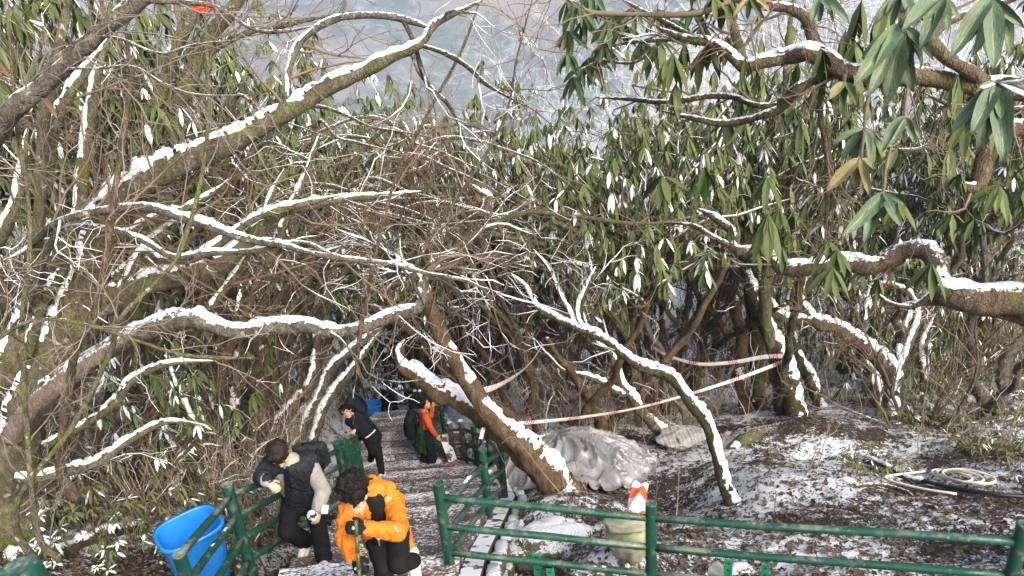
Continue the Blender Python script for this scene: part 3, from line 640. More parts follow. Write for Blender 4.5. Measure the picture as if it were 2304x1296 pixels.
# C: dark diagonal at top left
c_tree = Tree('diagonal_tree', 'smooth dark trunk slanting up through the top left corner', 'tree', W(-260, 820, 4.8), mat='bark_grey', seed=3)
c_tree.limb([(-420, 1050, 5.6, 36), (-200, 560, 4.6, 30), (0, 280, 4.0, 24), (120, 172, 3.9, 21), (230, 66, 3.8, 18), (335, -12, 3.8, 16), (460, -110, 3.8, 13)], snow=.12)
c_tree.limb([(-60, 380, 4.1, 10), (35, 235, 4.0, 10), (110, 150, 3.9, 9), (205, 75, 3.8, 8), (300, 5, 3.8, 8), (350, 4, 3.8, 6), (480, 15, 3.9, 5), (570, 65, 3.9, 4), (640, 70, 3.9, 4), (720, 55, 4.0, 2)], snow=.12)
c_tree.limb([(205, 78, 3.8, 5), (203, 40, 3.8, 4), (200, 10, 3.8, 3), (180, -40, 3.8, 3)], snow=0)
c_tree.limb([(205, 78, 3.8, 4), (275, 88, 3.8, 4), (360, 120, 3.8, 3), (440, 100, 3.9, 2.5), (560, 88, 3.9, 1.5)], snow=.1)
c_tree.limb([(125, 155, 3.9, 4), (210, 155, 3.8, 3.5), (300, 150, 3.8, 3), (370, 190, 3.8, 3), (450, 215, 3.8, 2.5), (600, 212, 3.9, 1.5)], snow=.1)
c_tree.limb([(-60, 800, 4.3, 5), (70, 722, 4.2, 5), (200, 735, 4.1, 5), (300, 765, 4.1, 4.5), (400, 795, 4.1, 4), (500, 805, 4.1, 4), (580, 806, 4.2, 2)], mat='bark_olive', snow=.1)
c_tree.twigs([(40, .45, dict(n=7, spread=.8, up=.0, wig=.35, rf=.4, rmin=.0035, rmax=.007)), (120, .3, dict(n=6, spread=.7, up=.0, wig=.4, rf=.6, rmin=.0022)), (160, .16, dict(n=5, spread=.7, up=.0, wig=.4, rf=.7, rmin=.0018))], mat='twig_grey', snow=.12, rsel=lambda p, t, r: (r < .03)*1.)
# D: slim upright stems at left
for lab, pts, m_, d_ in (
    ('slim pale stem at the far left edge with a curled tendril', [(70, 1150, 4.6), (50, 760, 4.3), (68, 600, 4.2), (60, 430, 4.2), (40, 300, 4.2), (25, 120, 4.2), (12, -40, 4.2)], 'bark_olive', 6),
    ('slim brown stem crossing the snowy limb at left, second from the edge', [(120, 1010, 5.0), (170, 792, 4.6), (197, 749, 4.5), (230, 632, 4.4), (247, 532, 4.4), (260, 430, 4.4), (277, 290, 4.4), (293, 150, 4.4), (250, 60, 4.4), (215, -40, 4.4)], 'bark', 9),
    ('long bowed olive stem curving from the lower left up past the twin trunks', [(20, 1150, 4.8), (60, 1090, 4.7), (160, 965, 4.6), (245, 800, 4.5), (272, 715, 4.4), (385, 600, 4.4), (420, 525, 4.4), (445, 430, 4.4), (463, 330, 4.4), (470, 230, 4.4), (464, 110, 4.4), (458, -30, 4.4)], 'bark_olive', 6.5),
    ('mottled grey trunk near the top left corner beside the diagonal trunk', [(60, 1000, 6.4), (80, 640, 5.6), (95, 330, 5.2), (120, 160, 5.0), (150, 40, 5.0), (165, -60, 5.0)], 'bark_olive', 15),
    ('thin dark stem leaning across the upper middle, left of the whorled leaves', [(800, 760, 5.6), (880, 430, 5.3), (960, 260, 5.2), (1040, 110, 5.2), (1090, -30, 5.2)], 'bark', 4.5),
    ('thin straight stem hanging down the upper middle of the picture', [(935, 560, 5.2), (1120, 300, 5.0), (1165, 120, 5.0), (1205, -30, 5.0)], 'bark_grey', 3.5)):
    s = Tree('slim_tree', lab, 'sapling', hit(max(pts[0][0], 0), max(pts[0][1], 1000)), mat=m_, seed=int(pts[0][0])+5)
    s.limb([(x, y, z, d_*(1-.45*i/len(pts))) for i, (x, y, z) in enumerate(pts)], snow=.1)
    s.twigs([(14, .45, dict(n=7, spread=.8, up=.1, wig=.4, rf=.4, rmin=.003, rmax=.006)), (46, .28, dict(n=6, spread=.7, up=.0, wig=.4, rf=.6, rmin=.002)), (70, .15, dict(n=5, spread=.7, wig=.4, rf=.7, rmin=.0018))], mat='twig_grey', snow=.15)
# F: forked leaning trunk over the stairs
f = Tree('forked_tree', 'thick brown forked tree leaning left over the stairs beside the plastic sheet', 'tree', W(1240, 1085, 8.5), mat='bark_warm', seed=4)
f.limb([(1262, 1110, 8.5, 44), (1235, 1062, 8.5, 38), (1180, 1008, 8.5, 33), (1105, 955, 8.6, 28), (1025, 897, 8.7, 24), (985, 878, 8.7, 23), (940, 842, 8.8, 21), (905, 825, 8.8, 17), (898, 795, 8.8, 13), (912, 765, 8.8, 8)], snow=.8, th=.5)
f.limb([(1255, 1090, 8.4, 38), (1205, 1025, 8.3, 31), (1150, 978, 8.3, 25), (1092, 918, 8.2, 22), (1048, 850, 8.2, 20), (1000, 770, 8.1, 18), (968, 700, 8.0, 16), (948, 645, 8.0, 13), (905, 600, 8.0, 10), (850, 560, 8.0, 7), (800, 540, 8., 4)], snow=.55, th=.5)
f.limb([(1040, 850, 8.3, 12), (990, 800, 8.4, 12), (930, 745, 8.5, 11), (885, 715, 8.6, 10), (840, 690, 8.7, 8), (790, 640, 8.8, 5)], snow=.4)
f.limb([(950, 645, 8.0, 8), (985, 600, 8.0, 6), (980, 640, 8.1, 6), (1000, 690, 8.2, 3)], snow=.8)
f.twigs([(60, 1.1, dict(n=8, spread=.9, up=.1, wig=.5, rf=.45, rmin=.006, rmax=.016)), (210, .6, dict(n=7, spread=.8, up=.05, wig=.5, rf=.6, rmin=.004)), (460, .32, dict(n=6, spread=.8, up=.0, wig=.5, rf=.65, rmin=.003))], snow=.35, rsel=lambda p, t, r: (p[:, 2] > -3.3)*1.)
# G: lichen-white leaning tree in front of the dugout
g = Tree('snowy_leaning_tree', 'slender snow-crusted tree leaning left from beside the level railing', 'tree', hit(1645, 1152), mat='bark_moss', seed=5)
g.limb([(1662, 1165, 8.6, 24), (1645, 1120, 8.6, 18), (1625, 1055, 8.6, 16), (1602, 990, 8.6, 15), (1568, 925, 8.6, 14), (1530, 872, 8.6, 13), (1480, 838, 8.6, 12.5), (1420, 810, 8.6, 11.5), (1370, 778, 8.7, 10.5), (1310, 742, 8.7, 9.5), (1250, 716, 8.8, 9), (1212, 690, 8.8, 8), (1185, 645, 8.9, 6), (1150, 615, 9., 3)], snow=.9, th=.7)
g.limb([(1312, 745, 8.7, 8), (1302, 700, 8.7, 8), (1320, 650, 8.7, 7), (1340, 600, 8.7, 4)], snow=.9)
g.limb([(1300, 738, 8.7, 6), (1262, 660, 8.8, 5), (1240, 610, 8.8, 4), (1200, 560, 8.9, 3)], snow=.7)
g.twigs([(26, .6, dict(n=7, spread=.9, up=.1, wig=.5, rf=.45, rmin=.005, rmax=.012)), (80, .4, dict(n=6, spread=.8, up=.1, wig=.5, rf=.6, rmin=.003)), (150, .2, dict(n=5, spread=.8, wig=.5, rf=.65, rmin=.0025))], snow=.5, rsel=lambda p, t, r: (p[:, 2] > -5.0)*1.)
# H .. M: trunks on the right
def simple(lab, mat, seed, limbs, tw=40, leaf=0, snow=.6, zmin=-5.4, name='forest_tree', tmat='twig', size=.17):
    x0, y0 = limbs[0][0][:2]
    t = Tree(name, lab, 'tree', W(x0, y0, limbs[0][0][2]), mat=mat, seed=seed)
    for i, l in enumerate(limbs): t.limb(l, snow=snow)
    if tw:
        t.twigs([(tw, .7, dict(n=7, spread=.85, up=.15, wig=.55, rf=.45, rmin=.005, rmax=.016)), (tw*3, .45, dict(n=6, spread=.8, up=.15, wig=.5, rf=.6, rmin=.0035)), (tw*5, .25, dict(n=5, spread=.8, up=.1, wig=.5, rf=.65, rmin=.0028))], mat=tmat, snow=.4, rsel=lambda p, q, r: (p[:, 2] > zmin)*1.+1e-6)
        if leaf: t.leaves(leaf, size)
    return t
simple('brown trunk with a snowy upper side leaning left behind the plastic sheet', 'bark', 6, [[(1560, 1030, 12.0, 18.7), (1537, 1010, 12, 16.1), (1471, 952, 12, 15.3), (1426, 905, 12, 12.8), (1400, 858, 12, 10.2), (1370, 800, 12, 8.5), (1330, 760, 12, 6.8), (1290, 640, 12, 4.2)], [(1420, 900, 12, 7.6), (1328, 850, 12, 6.0), (1262, 828, 12, 4.2), (1200, 760, 12, 2.5)]], 30, 60, .8)
simple('thin bent grey trunk rising beside the woven sacks', 'bark_grey', 7, [[(1556, 1000, 12.6, 12), (1550, 960, 12.6, 11), (1540, 920, 12.6, 10), (1515, 880, 12.6, 9), (1495, 800, 12.6, 8), (1440, 690, 12.6, 6), (1420, 560, 12.6, 4)]], 16, 40, .3)
simple('smooth warm brown trunk with an S bend right of the barrier tape', 'bark_warm', 8, [[(1698, 985, 13.0, 17.8), (1678, 905, 13, 14.4), (1666, 850, 13, 14.4), (1669, 765, 13, 14.4), (1659, 699, 13, 11.9), (1640, 650, 13, 11.0), (1603, 619, 13, 10.2), (1613, 565, 13, 10.2), (1626, 519, 13, 8.5), (1600, 420, 13, 6.8), (1640, 300, 13, 4.2)], [(1610, 620, 13, 6.8), (1560, 560, 13, 5.1), (1500, 520, 13, 3.4)]], 36, 90, .35)
simple('straight dark mossy trunk just right of the S-bent brown one', 'bark_moss', 9, [[(1712, 1000, 13.4, 16.1), (1708, 860, 13.4, 14.3), (1698, 740, 13.3, 13.6), (1690, 640, 13.2, 12.4), (1692, 500, 13.1, 11.2), (1700, 400, 13, 9.3), (1692, 240, 13, 6.8), (1700, 120, 13, 5.0)], [(1695, 560, 13.1, 5.6), (1680, 460, 13, 5.0), (1675, 330, 13, 4.3), (1640, 200, 13, 3.1)]], 34, 60, .35)
simple('stout mossy trunk leaning right, barrier tape tied round it', 'bark_moss', 10, [[(1826, 1040, 12.0, 28.8), (1808, 985, 12, 24.0), (1782, 880, 12, 22.4), (1752, 792, 12, 20.0), (1702, 690, 12, 18.4), (1678, 620, 12, 15.2), (1660, 540, 12, 8.0), (1655, 470, 12, 4.8)]], 20, 50, .8)
simple('slim dark stem standing behind the big near branch', 'bark_moss', 12, [[(1755, 980, 12.6, 11), (1762, 850, 11.8, 10), (1780, 760, 11, 9), (1800, 640, 10.4, 9), (1830, 540, 10, 8.5), (1862, 420, 9.8, 8), (1860, 300, 9.6, 7), (1845, 230, 9.5, 6), (1840, 100, 9.5, 4)]], 14, 0, .1)
simple('upright olive stem rising to the top beside the mossy trunk', 'bark_olive', 13, [[(1770, 960, 13, 14), (1722, 690, 11.6, 13), (1740, 560, 11.2, 12.5), (1752, 430, 11, 12), (1775, 250, 10.8, 10), (1772, 100, 10.8, 8), (1790, -20, 10.8, 6)]], 20, 0, .1)
simple('snow-topped brown tree bending left at the right of the clearing', 'bark', 14, [[(2020, 1045, 12, 26), (2008, 1000, 12, 20), (2010, 900, 12, 20), (2009, 838, 12, 20), (1949, 782, 12, 18), (1886, 739, 12, 16), (1826, 715, 12, 14), (1803, 665, 12, 11), (1830, 620, 12, 8), (1900, 570, 12, 5)], [(1830, 722, 12, 12), (1763, 719, 12, 12), (1729, 672, 12, 12), (1736, 635, 12, 9), (1755, 600, 12, 6)], [(2010, 850, 12.1, 10), (2045, 780, 12.2, 9), (2060, 690, 12.3, 8), (2010, 640, 12.3, 6), (1960, 640, 12.3, 4)]], 44, 110, .85)
simple('dark snow-streaked trunk leaning left behind the stout mossy one', 'bark_moss', 15, [[(1872, 1000, 12.8, 17), (1850, 920, 12.8, 15), (1815, 830, 12.8, 14), (1790, 780, 12.8, 12), (1770, 700, 12.8, 8), (1800, 600, 12.8, 5)]], 18, 50, .8)
simple('white snow-coated thin trunk left of the bending brown tree', 'bark_grey', 16, [[(1966, 1020, 12.6, 14), (1972, 960, 12.6, 13), (1978, 890, 12.6, 12), (1960, 830, 12.6, 10), (1940, 760, 12.6, 8), (1960, 620, 12.6, 5)]], 18, 60, .95)
simple('crooked snowy trunk at the right edge of the clearing', 'bark', 17, [[(2085, 1010, 13, 20), (2070, 960, 13, 18), (2030, 915, 13, 16), (2020, 850, 13, 13), (2030, 760, 13, 12), (2060, 700, 13, 9), (2120, 640, 13, 5)], [(2065, 930, 13, 10), (2080, 860, 13, 9), (2075, 780, 13, 8), (2110, 700, 13, 5)]], 30, 90, .75)
simple('dark upright trunk behind the middle of the thicket, tape passing before it', 'bark_warm', 18, [[(1425, 985, 16, 14), (1420, 860, 16, 14), (1425, 760, 16, 13), (1412, 660, 16, 12), (1400, 590, 16, 11), (1425, 540, 16, 9), (1440, 470, 16, 5)], [(1400, 590, 16, 7), (1350, 560, 16, 6), (1310, 580, 16, 4)]], 30, 100, .4)
simple('broken leaning stump end beside the woven sacks', 'bark_olive', 19, [[(1605, 1080, 10.6, 22), (1640, 1030, 10.6, 20), (1690, 985, 10.6, 16), (1728, 962, 10.6, 10)]], 0, 0, .5, name='tree_stump')
# left of the stairs
simple('sturdy warm brown trunk left of the stairs behind the man in grey', 'bark_warm', 20, [[(578, 1015, 11, 22.9), (585, 900, 11, 19.6), (592, 800, 11, 17.0), (598, 700, 11, 16.1), (610, 600, 11, 13.6), (640, 480, 11, 10.2), (630, 360, 11, 6.0)], [(596, 720, 11, 7.6), (660, 660, 11, 6.8), (720, 560, 11, 6.0), (760, 450, 11, 3.4)]], 50, 150, .4)
simple('mossy dark trunk left of the sturdy brown one', 'bark_moss', 21, [[(520, 1070, 10.4, 18), (525, 950, 10.4, 18), (535, 840, 10.4, 15), (545, 740, 10.4, 12), (520, 620, 10.4, 9), (480, 500, 10.4, 5)]], 24, 90, .5)
simple('snowy leaning trunk with a dark red tag right of the sturdy brown trunk', 'bark', 22, [[(605, 985, 11.6, 13), (645, 930, 11.6, 13), (690, 880, 11.6, 12), (710, 800, 11.6, 10), (712, 700, 11.6, 9), (740, 600, 11.6, 6), (800, 520, 11.6, 3)]], 26, 70, .85)
simple('pale snow-plastered tree leaning right at the stair side', 'bark_grey', 23, [[(672, 1000, 12.4, 11), (690, 950, 12.4, 11), (720, 890, 12.4, 10), (745, 830, 12.4, 9), (800, 780, 12.4, 8), (870, 720, 12.4, 6), (900, 640, 12.4, 3)], [(705, 990, 12.4, 11), (735, 910, 12.4, 11), (790, 835, 12.4, 9), (860, 740, 12.4, 6)]], 30, 50, .9)
simple('short mossy forked stump-like tree behind the large blue bin', 'bark_moss', 24, [[(400, 1135, 8.6, 26), (420, 1060, 8.6, 20), (445, 985, 8.6, 16), (420, 920, 8.6, 12), (370, 800, 8.6, 8)], [(395, 1120, 8.6, 22), (375, 1030, 8.6, 17), (380, 960, 8.6, 13), (365, 900, 8.6, 9), (330, 830, 8.6, 6)]], 20, 46, .7)
# N: big near branch entering from the right
n_ = Tree('overhanging_tree', 'rhododendron at the right edge sending a thick sagging bare branch into the picture', 'tree', W(2560, 1250, 5.5), mat='bark', seed=25)
n_.limb([(2600, 1400, 5.6, 60), (2560, 1050, 5.4, 52), (2500, 820, 5.2, 46), (2420, 720, 5.1, 42), (2300, 672, 5.0, 37), (2200, 672, 5.0, 33), (2125, 655, 5.1, 28), (2108, 618, 5.2, 24), (2078, 570, 5.3, 22), (2035, 566, 5.4, 21), (1965, 595, 5.5, 20), (1900, 592, 5.6, 18), (1810, 606, 5.7, 18), (1760, 602, 5.8, 17), (1720, 574, 5.9, 16), (1655, 558, 6.0, 14), (1648, 520, 6.1, 11), (1612, 488, 6.2, 8), (1570, 470, 6.3, 4)], snow=.55, th=.3)
n_.limb([(2420, 745, 5.2, 26), (2300, 700, 5.1, 22), (2200, 690, 5.1, 14), (2110, 680, 5.2, 9), (2020, 690, 5.3, 5), (1960, 720, 5.4, 3)], snow=.2)
n_.limb([(1655, 558, 6.0, 8), (1600, 530, 6.1, 7), (1560, 505, 6.2, 5), (1480, 500, 6.3, 3)], snow=.4)
n_.limb([(2108, 655, 5.1, 8), (2060, 690, 5.2, 6), (2000, 680, 5.3, 4), (1950, 640, 5.4, 2)], snow=.4)
n_.twigs([(16, .5, dict(n=7, spread=.8, up=.0, wig=.5, rf=.3, rmin=.004, rmax=.010)), (60, .3, dict(n=6, spread=.8, up=.0, wig=.5, rf=.6, rmin=.0025)), (90, .16, dict(n=5, spread=.8, wig=.5, rf=.65, rmin=.002))], snow=.3, rsel=lambda p, t, r: (p[:, 0] < 2.6)*1.)
# O: top right rhododendron with the near leaves
o_ = Tree('near_rhododendron', 'near rhododendron at the top right with large grey-green drooping leaves', 'tree', W(2620, 1300, 5.2), mat='bark', seed=26)
o_.limb([(2700, 1500, 5.6, 60), (2680, 900, 4.9, 52), (2600, 500, 4.4, 44), (2420, 250, 4.1, 34), (2290, 205, 4.0, 28), (2206, 200, 3.9, 27), (2110, 180, 3.9, 24), (2036, 180, 3.9, 23), (1960, 185, 3.9, 22), (1896, 172, 3.9, 20), (1853, 140, 3.9, 18), (1810, 122, 3.9, 17), (1769, 133, 4.0, 17), (1710, 142, 4.0, 15), (1669, 150, 4.0, 14), (1640, 120, 4.0, 11), (1590, 90, 4.1, 10), (1536, 82, 4.1, 8), (1480, 60, 4.1, 5)], snow=.5, th=.35)
o_.limb([(1900, 175, 3.9, 15), (1860, 135, 3.9, 14), (1826, 95, 3.9, 14), (1806, 45, 3.9, 13), (1760, 22, 3.9, 12), (1700, 18, 3.9, 9), (1620, -10, 3.9, 6)], snow=.4, th=.3)
o_.limb([(1870, 172, 3.95, 12), (1830, 180, 4.0, 12), (1789, 203, 4.0, 11), (1755, 240, 4.1, 11), (1720, 258, 4.1, 10), (1636, 278, 4.2, 9), (1553, 263, 4.2, 6), (1490, 250, 4.3, 3)], mat='bark_moss', snow=.5, th=.5)
o_.limb([(1755, 236, 4.1, 8), (1700, 235, 4.1, 8), (1653, 217, 4.2, 8), (1590, 214, 4.2, 8), (1500, 228, 4.3, 7), (1420, 225, 4.4, 6), (1340, 220, 4.5, 4)], mat='bark_moss', snow=.4)
o_.limb([(2480, 330, 4.3, 26), (2304, 295, 4.1, 22), (2253, 317, 4.0, 20), (2222, 360, 4.0, 19), (2208, 412, 4.0, 17), (2180, 418, 4.0, 13), (2146, 404, 4.0, 10), (2116, 378, 4.0, 7)], snow=.5)
o_.limb([(2215, 190, 3.9, 20), (2180, 160, 3.8, 18), (2140, 130, 3.8, 17), (2105, 85, 3.8, 15), (2125, 55, 3.8, 11), (2170, 30, 3.8, 8), (2260, 5, 3.8, 7), (2330, -20, 3.8, 5)], snow=.3, th=.3)
o_.limb([(1676, 148, 4.0, 11), (1658, 100, 4.0, 11), (1640, 40, 4.0, 10), (1625, -30, 4.0, 8)], mat='bark_olive', snow=.1)
o_.limb([(2110, 260, 3.9, 5), (2080, 330, 3.9, 5), (2000, 340, 3.9, 5), (1950, 365, 3.9, 4)], snow=.2)
o_.limb([(2040, 185, 3.9, 7), (2030, 230, 3.8, 6), (2010, 330, 3.8, 5), (1925, 300, 3.8, 4)], snow=.1)
o_.limb([(1850, 190, 4.0, 6), (1845, 250, 4.1, 6), (1860, 340, 4.2, 6), (1862, 450, 4.3, 5), (1855, 560, 4.4, 3)], snow=.1)
o_.limb([(1640, 5, 3.9, 8), (1560, 28, 3.9, 7), (1440, 30, 4.0, 6), (1330, 28, 4.1, 5), (1310, 10, 4.1, 4)], mat='twig', snow=.1)
o_.limb([(2304, 245, 3.9, 6), (2200, 250, 3.9, 6), (2130, 235, 3.9, 5), (2080, 210, 3.9, 4)], snow=.2)
o_.twigs([(60, .5, dict(n=8, spread=.8, up=-.02, wig=.7, rf=.4, rmin=.004, rmax=.011)), (150, .32, dict(n=7, spread=.8, up=-.02, wig=.6, rf=.6, rmin=.0028)), (240, .17, dict(n=5, spread=.8, wig=.5, rf=.65, rmin=.0022))], snow=.25, rsel=lambda p, t, r: (p[:, 0] < 2.8)*(p[:, 2] > -1.9)*1.)
_tp = o_.last[0]; _tp = _tp[(_tp[:, -1] @ CF > 3.5)]
_tp = _tp[_tp[:, -1, 0] > .9]
o_.leaves(70, .15, .0, tips=_tp)
# slender trunks through the thicket in the middle and right
_st = np.random.default_rng(77)
_SL = [(1215, 960, 15.5, 10, 'thin brown trunk rising straight behind the plastic sheet', 'bark'), (1290, 935, 17, 9, 'thin grey trunk in the thicket above the left end of the long tape', 'bark_grey'), (1350, 930, 18, 11, 'dark slender trunk above the middle of the plastic sheet', 'bark_moss'), (1475, 950, 16.5, 9, 'warm slender trunk just left of the bent grey trunk', 'bark_warm'), (1575, 945, 17.5, 12, 'reddish slender trunk behind the broken stump', 'bark_warm'), (1620, 940, 18.5, 9, 'thin dark trunk between the reddish and the S-bent trunks', 'bark_moss'), (1905, 985, 15, 12, 'slim leaning trunk between the mossy and the bending trees', 'bark'), (1935, 960, 17, 10, 'thin upright trunk deep behind the white snow-coated one', 'bark_moss'), (2150, 975, 15, 13, 'slim brown trunk right of the crooked snowy one', 'bark'), (2210, 985, 14.5, 11, 'thin dark trunk near the right edge, second from it', 'bark_moss'), (2265, 960, 16, 12, 'slim grey trunk nearest the right edge of the thicket', 'bark_grey'), (1160, 900, 19, 9, 'thin trunk straight above the woman in the rust top', 'bark_warm'), (1060, 850, 21, 9, 'thin pale trunk beyond the end of the lowest landing', 'bark_grey'), (1770, 950, 17, 11, 'slender trunk partly hidden by the stout mossy trunk', 'bark')]
for k, (px, py, d, r_, lab, m_) in enumerate(_SL):
    top = py-_st.uniform(480, 650); pts = []; x_ = px; dr = _st.uniform(-22, 22)
    for q in range(8):
        t_ = q/7; pts.append((x_, py+(top-py)*t_, d-.6*t_, r_*(1-.62*t_))); x_ += dr+_st.normal()*17
    simple(lab, m_, 130+k, [pts, [(pts[3][0], pts[3][1], pts[3][2], r_*.5), (pts[3][0]+_st.normal()*60, pts[3][1]-70, d-.2, r_*.4), (pts[3][0]+_st.normal()*110, pts[3][1]-170, d-.3, r_*.25)]], 26, 80, .5, -9, size=.19)
# arching bare boughs filling the middle distance
_AR = [(600, 1000, 8.6, 'bare brown sapling arching right over the stairs from behind the man in grey', 'bark'), (520, 1010, 8.2, 'bare arching sapling rising left of the stairs, its tips over the middle', 'bark_grey'), (1210, 1000, 9.3, 'bare sapling arching left above the plastic sheet', 'bark'), (1440, 960, 10.5, 'bare bowed sapling in the middle of the thicket behind the tape', 'bark_olive'), (320, 1050, 7.0, 'bare sapling spreading over the left limbs', 'bark')]
for k, (px, py, d, lab, m_) in enumerate(_AR):
    h0 = hit(px, py); d0 = float(h0@CF); sg = 1 if px < 1000 else -1
    t = Tree('bare_sapling', lab, 'sapling', h0, mat=m_, seed=150+k)
    for q in range(5):
        ex = px+sg*_st.uniform(120, 620); ey = _st.uniform(260, 560); t.limb([(px, py, d0, 8), (px+sg*20, py-180, d0-.3, 7), (px+sg*(30+35*q), py-380, d0-.9, 6), ((px+ex)/2+sg*60, min(ey-20, py-420), d0-1.3, 5), (ex, ey, d0-1.6, 3), (ex+sg*150, ey+_st.uniform(-20, 120), d0-1.7, 1.6)], 'stem', snow=.15)
    t.twigs([(22, .9, dict(n=8, spread=.7, up=.0, wig=.4, rf=.5, rmin=.004, rmax=.01, grav=.12)), (70, .5, dict(n=7, spread=.7, wig=.5, rf=.6, rmin=.003)), (150, .26, dict(n=6, spread=.7, wig=.5, rf=.65, rmin=.0024))], snow=.15, rsel=lambda p, q, r: (p[:, 2] > -5.2)*1.)

# ------------------------------------------------------------------ large near leaves, each one a piece
def leaf_mesh(name='leaf', rows=7, fold=.22, curl=.16, wave=.02, holes=False):
    V = []; F = []
    for i in range(rows+1):
        t = i/rows; w = .5*(math.sin(math.pi*min(1, t*.93+.02))**.62)*(1-.25*t)*.95 if 0 < i < rows else (.045 if i == 0 else .012)
        for j, s in enumerate((-1, -.5, 0, .5, 1)):
            x = s*w; z = -curl*t*t+abs(s)*w*fold+wave*math.sin(t*9+s*2); V.append((x, t, z))
        if i:
            a = (i-1)*5; b = i*5
            for j in range(4): F.append((a+j, a+j+1, b+j+1, b+j))
    V = np.array(V); me = mesh_from(name, V, np.array(F), np.clip(.25+.5*V[:, 1]+.25*(np.abs(V[:, 0]) < .02), 0, 1)); return me
def m_bigleaf(name, lo, hi, rib, spots=True, rough=.45):
    t = NT(name); o = t.n('ObjectInfo'); tc = t.n('TexCoord'); x = t.n('SeparateXYZ'); t.l(tc.outputs['Object'], x.inputs[0])
    n = t.noise(tc.outputs['Object'], 5, 4); col = t.mix(t.math('ADD', t.math('MULTIPLY', n, .6), t.math('MULTIPLY', o.outputs['Random'], .5)), lo, hi)
    col = t.mix(t.math('SUBTRACT', 1., t.step(t.math('ABSOLUTE', x.outputs[0]), .010, .030)), col, rib)
    if spots: col = t.mix(t.step(t.noise(tc.outputs['Object'], 22, 2), .70, .74), col, (.24, .22, .13))
    g = t.n('NewGeometry'); col = t.mix(g.outputs['Backfacing'], col, (.12, .135, .075))
    t.bump(t.noise(tc.outputs['Object'], 14, 3), .25, .05); return t.out(col, rough, .4)
M['bigleaf'] = m_bigleaf('near_leaf', (.062, .105, .055), (.115, .165, .095), (.20, .23, .12))
M['tanleaf'] = m_bigleaf('withered_leaf', (.16, .14, .05), (.25, .21, .09), (.27, .25, .13))
M['darkleaf'] = m_bigleaf('mid_leaf', (.022, .055, .016), (.055, .10, .034), (.13, .15, .05))
_LM = []
for q in range(3):
    for mt in ('bigleaf', 'tanleaf', 'darkleaf'):
        me = leaf_mesh('leaf', 7, (.16, .28, .22)[q], (.10, .22, .30)[q], (.012, .025, .018)[q]); me.materials.append(M[mt]); _LM.append(me)
_sn = leaf_mesh('leaf_snow', 5, -.10, .10, .01); _sn.materials.append(M['snow'])
def place_leaf(A, B, par, mt=0, width=.26, snow=False, tw=0.):
    d = B-A; L = np.linalg.norm(d); y = d/L; nrm = -unit((A+B)/2)*.75+np.array([0, 0, .75])+rng.normal(size=3)*.28; z = unit(nrm-(nrm@y)*y); x = np.cross(y, z); ws = L*width
    me = _LM[int(rng.integers(3))*3+mt]; o = bpy.data.objects.new('leaf', me); COL.objects.link(o); o.parent = par; p = A-np.array(par.location)
    o.matrix_local = Matrix([[x[0]*ws, y[0]*L, z[0]*L, p[0]], [x[1]*ws, y[1]*L, z[1]*L, p[1]], [x[2]*ws, y[2]*L, z[2]*L, p[2]], [0, 0, 0, 1]])
    if snow:
        s = bpy.data.objects.new('leaf_snow', _sn); COL.objects.link(s); s.parent = o; s.location = (0, .06, .035); s.scale = (.82, .88, 1); s['kind'] = 'stuff'
    return o
NEARW = [((2026, 57), 2.7, [(1939, 167), (1973, 180), (1953, 211), (2009, 223), (2049, 203), (2069, 147), (2093, 147), (2103, 117), (1934, 128), (2000, 205)], 0),
 ((2229, -4), 2.5, [(2176, 93), (2223, 131), (2298, 113), (2241, 142), (2146, 107), (2304, 60), (2200, 120), (2275, 40)], 0),
 ((2123, -6), 2.7, [(2076, 87), (2136, 67), (2086, 37), (2040, 40), (2160, 40), (2105, 75)], 0),
 ((2029, -14), 2.9, [(2036, 40), (2003, 57), (1966, 47), (2062, 57), (1990, 30)], 0),
 ((2243, 187), 2.6, [(2139, 293), (2193, 283), (2169, 297), (2253, 263), (2209, 317), (2263, 347), (2203, 343), (2290, 300), (2230, 300)], 0),
 ((2036, 263), 3.2, [(1983, 310), (2033, 307), (2079, 310), (2060, 320), (2010, 320)], 0),
 ((1943, 290), 3.2, [(1873, 317), (1889, 360), (1943, 343), (1986, 333), (1910, 368), (1965, 345)], 0),
 ((1936, 357), 3.1, [(1864, 420), (1919, 432), (1956, 430), (1979, 383), (1940, 420)], 1),
 ((1986, 435), 3.0, [(1923, 512), (1943, 532), (2029, 509), (2016, 475), (2036, 459), (1960, 525)], 0),
 ((1846, -6), 3.2, [(1823, 37), (1846, 53), (1869, 20), (1909, 33), (1880, 40)], 0),
 ((1900, 185), 3.4, [(1870, 215), (1895, 240), (1930, 225), (1915, 235)], 2),
 ((1690, -10), 3.6, [(1650, 30), (1680, 45), (1712, 40), (1735, 20)], 2)]
for (cx, cy_), d, tips, mt in NEARW:
    C = W(cx, cy_, d)
    ex, ey, ed = {(2036, 263): (2040, 185, 3.9), (1943, 290): (1958, 188, 3.9), (1936, 357): (1945, 290, 3.2), (1986, 435): (2003, 330, 3.8), (1900, 185): (1898, 172, 3.9), (2243, 187): (2320, 210, 4.0)}.get((cx, cy_), (cx+60, cy_-120, d+.6))
    o_.limb([(cx, cy_+2, d, 3.4), (cx+(ex-cx)*.3, cy_+(ey-cy_)*.3-4, d+(ed-d)*.3, 3.8), (cx+(ex-cx)*.7, cy_+(ey-cy_)*.7-4, d+(ed-d)*.7, 4), (ex, ey, ed, 5)], 'shoot', 'twig', snow=0, track=False)
    for k, (tx, ty) in enumerate(tips):
        place_leaf(C, W(tx, ty, d+rng.uniform(-.12, .06)), o_.e, mt if k % 3 else min(mt, 1), rng.uniform(.24, .32), snow=False)
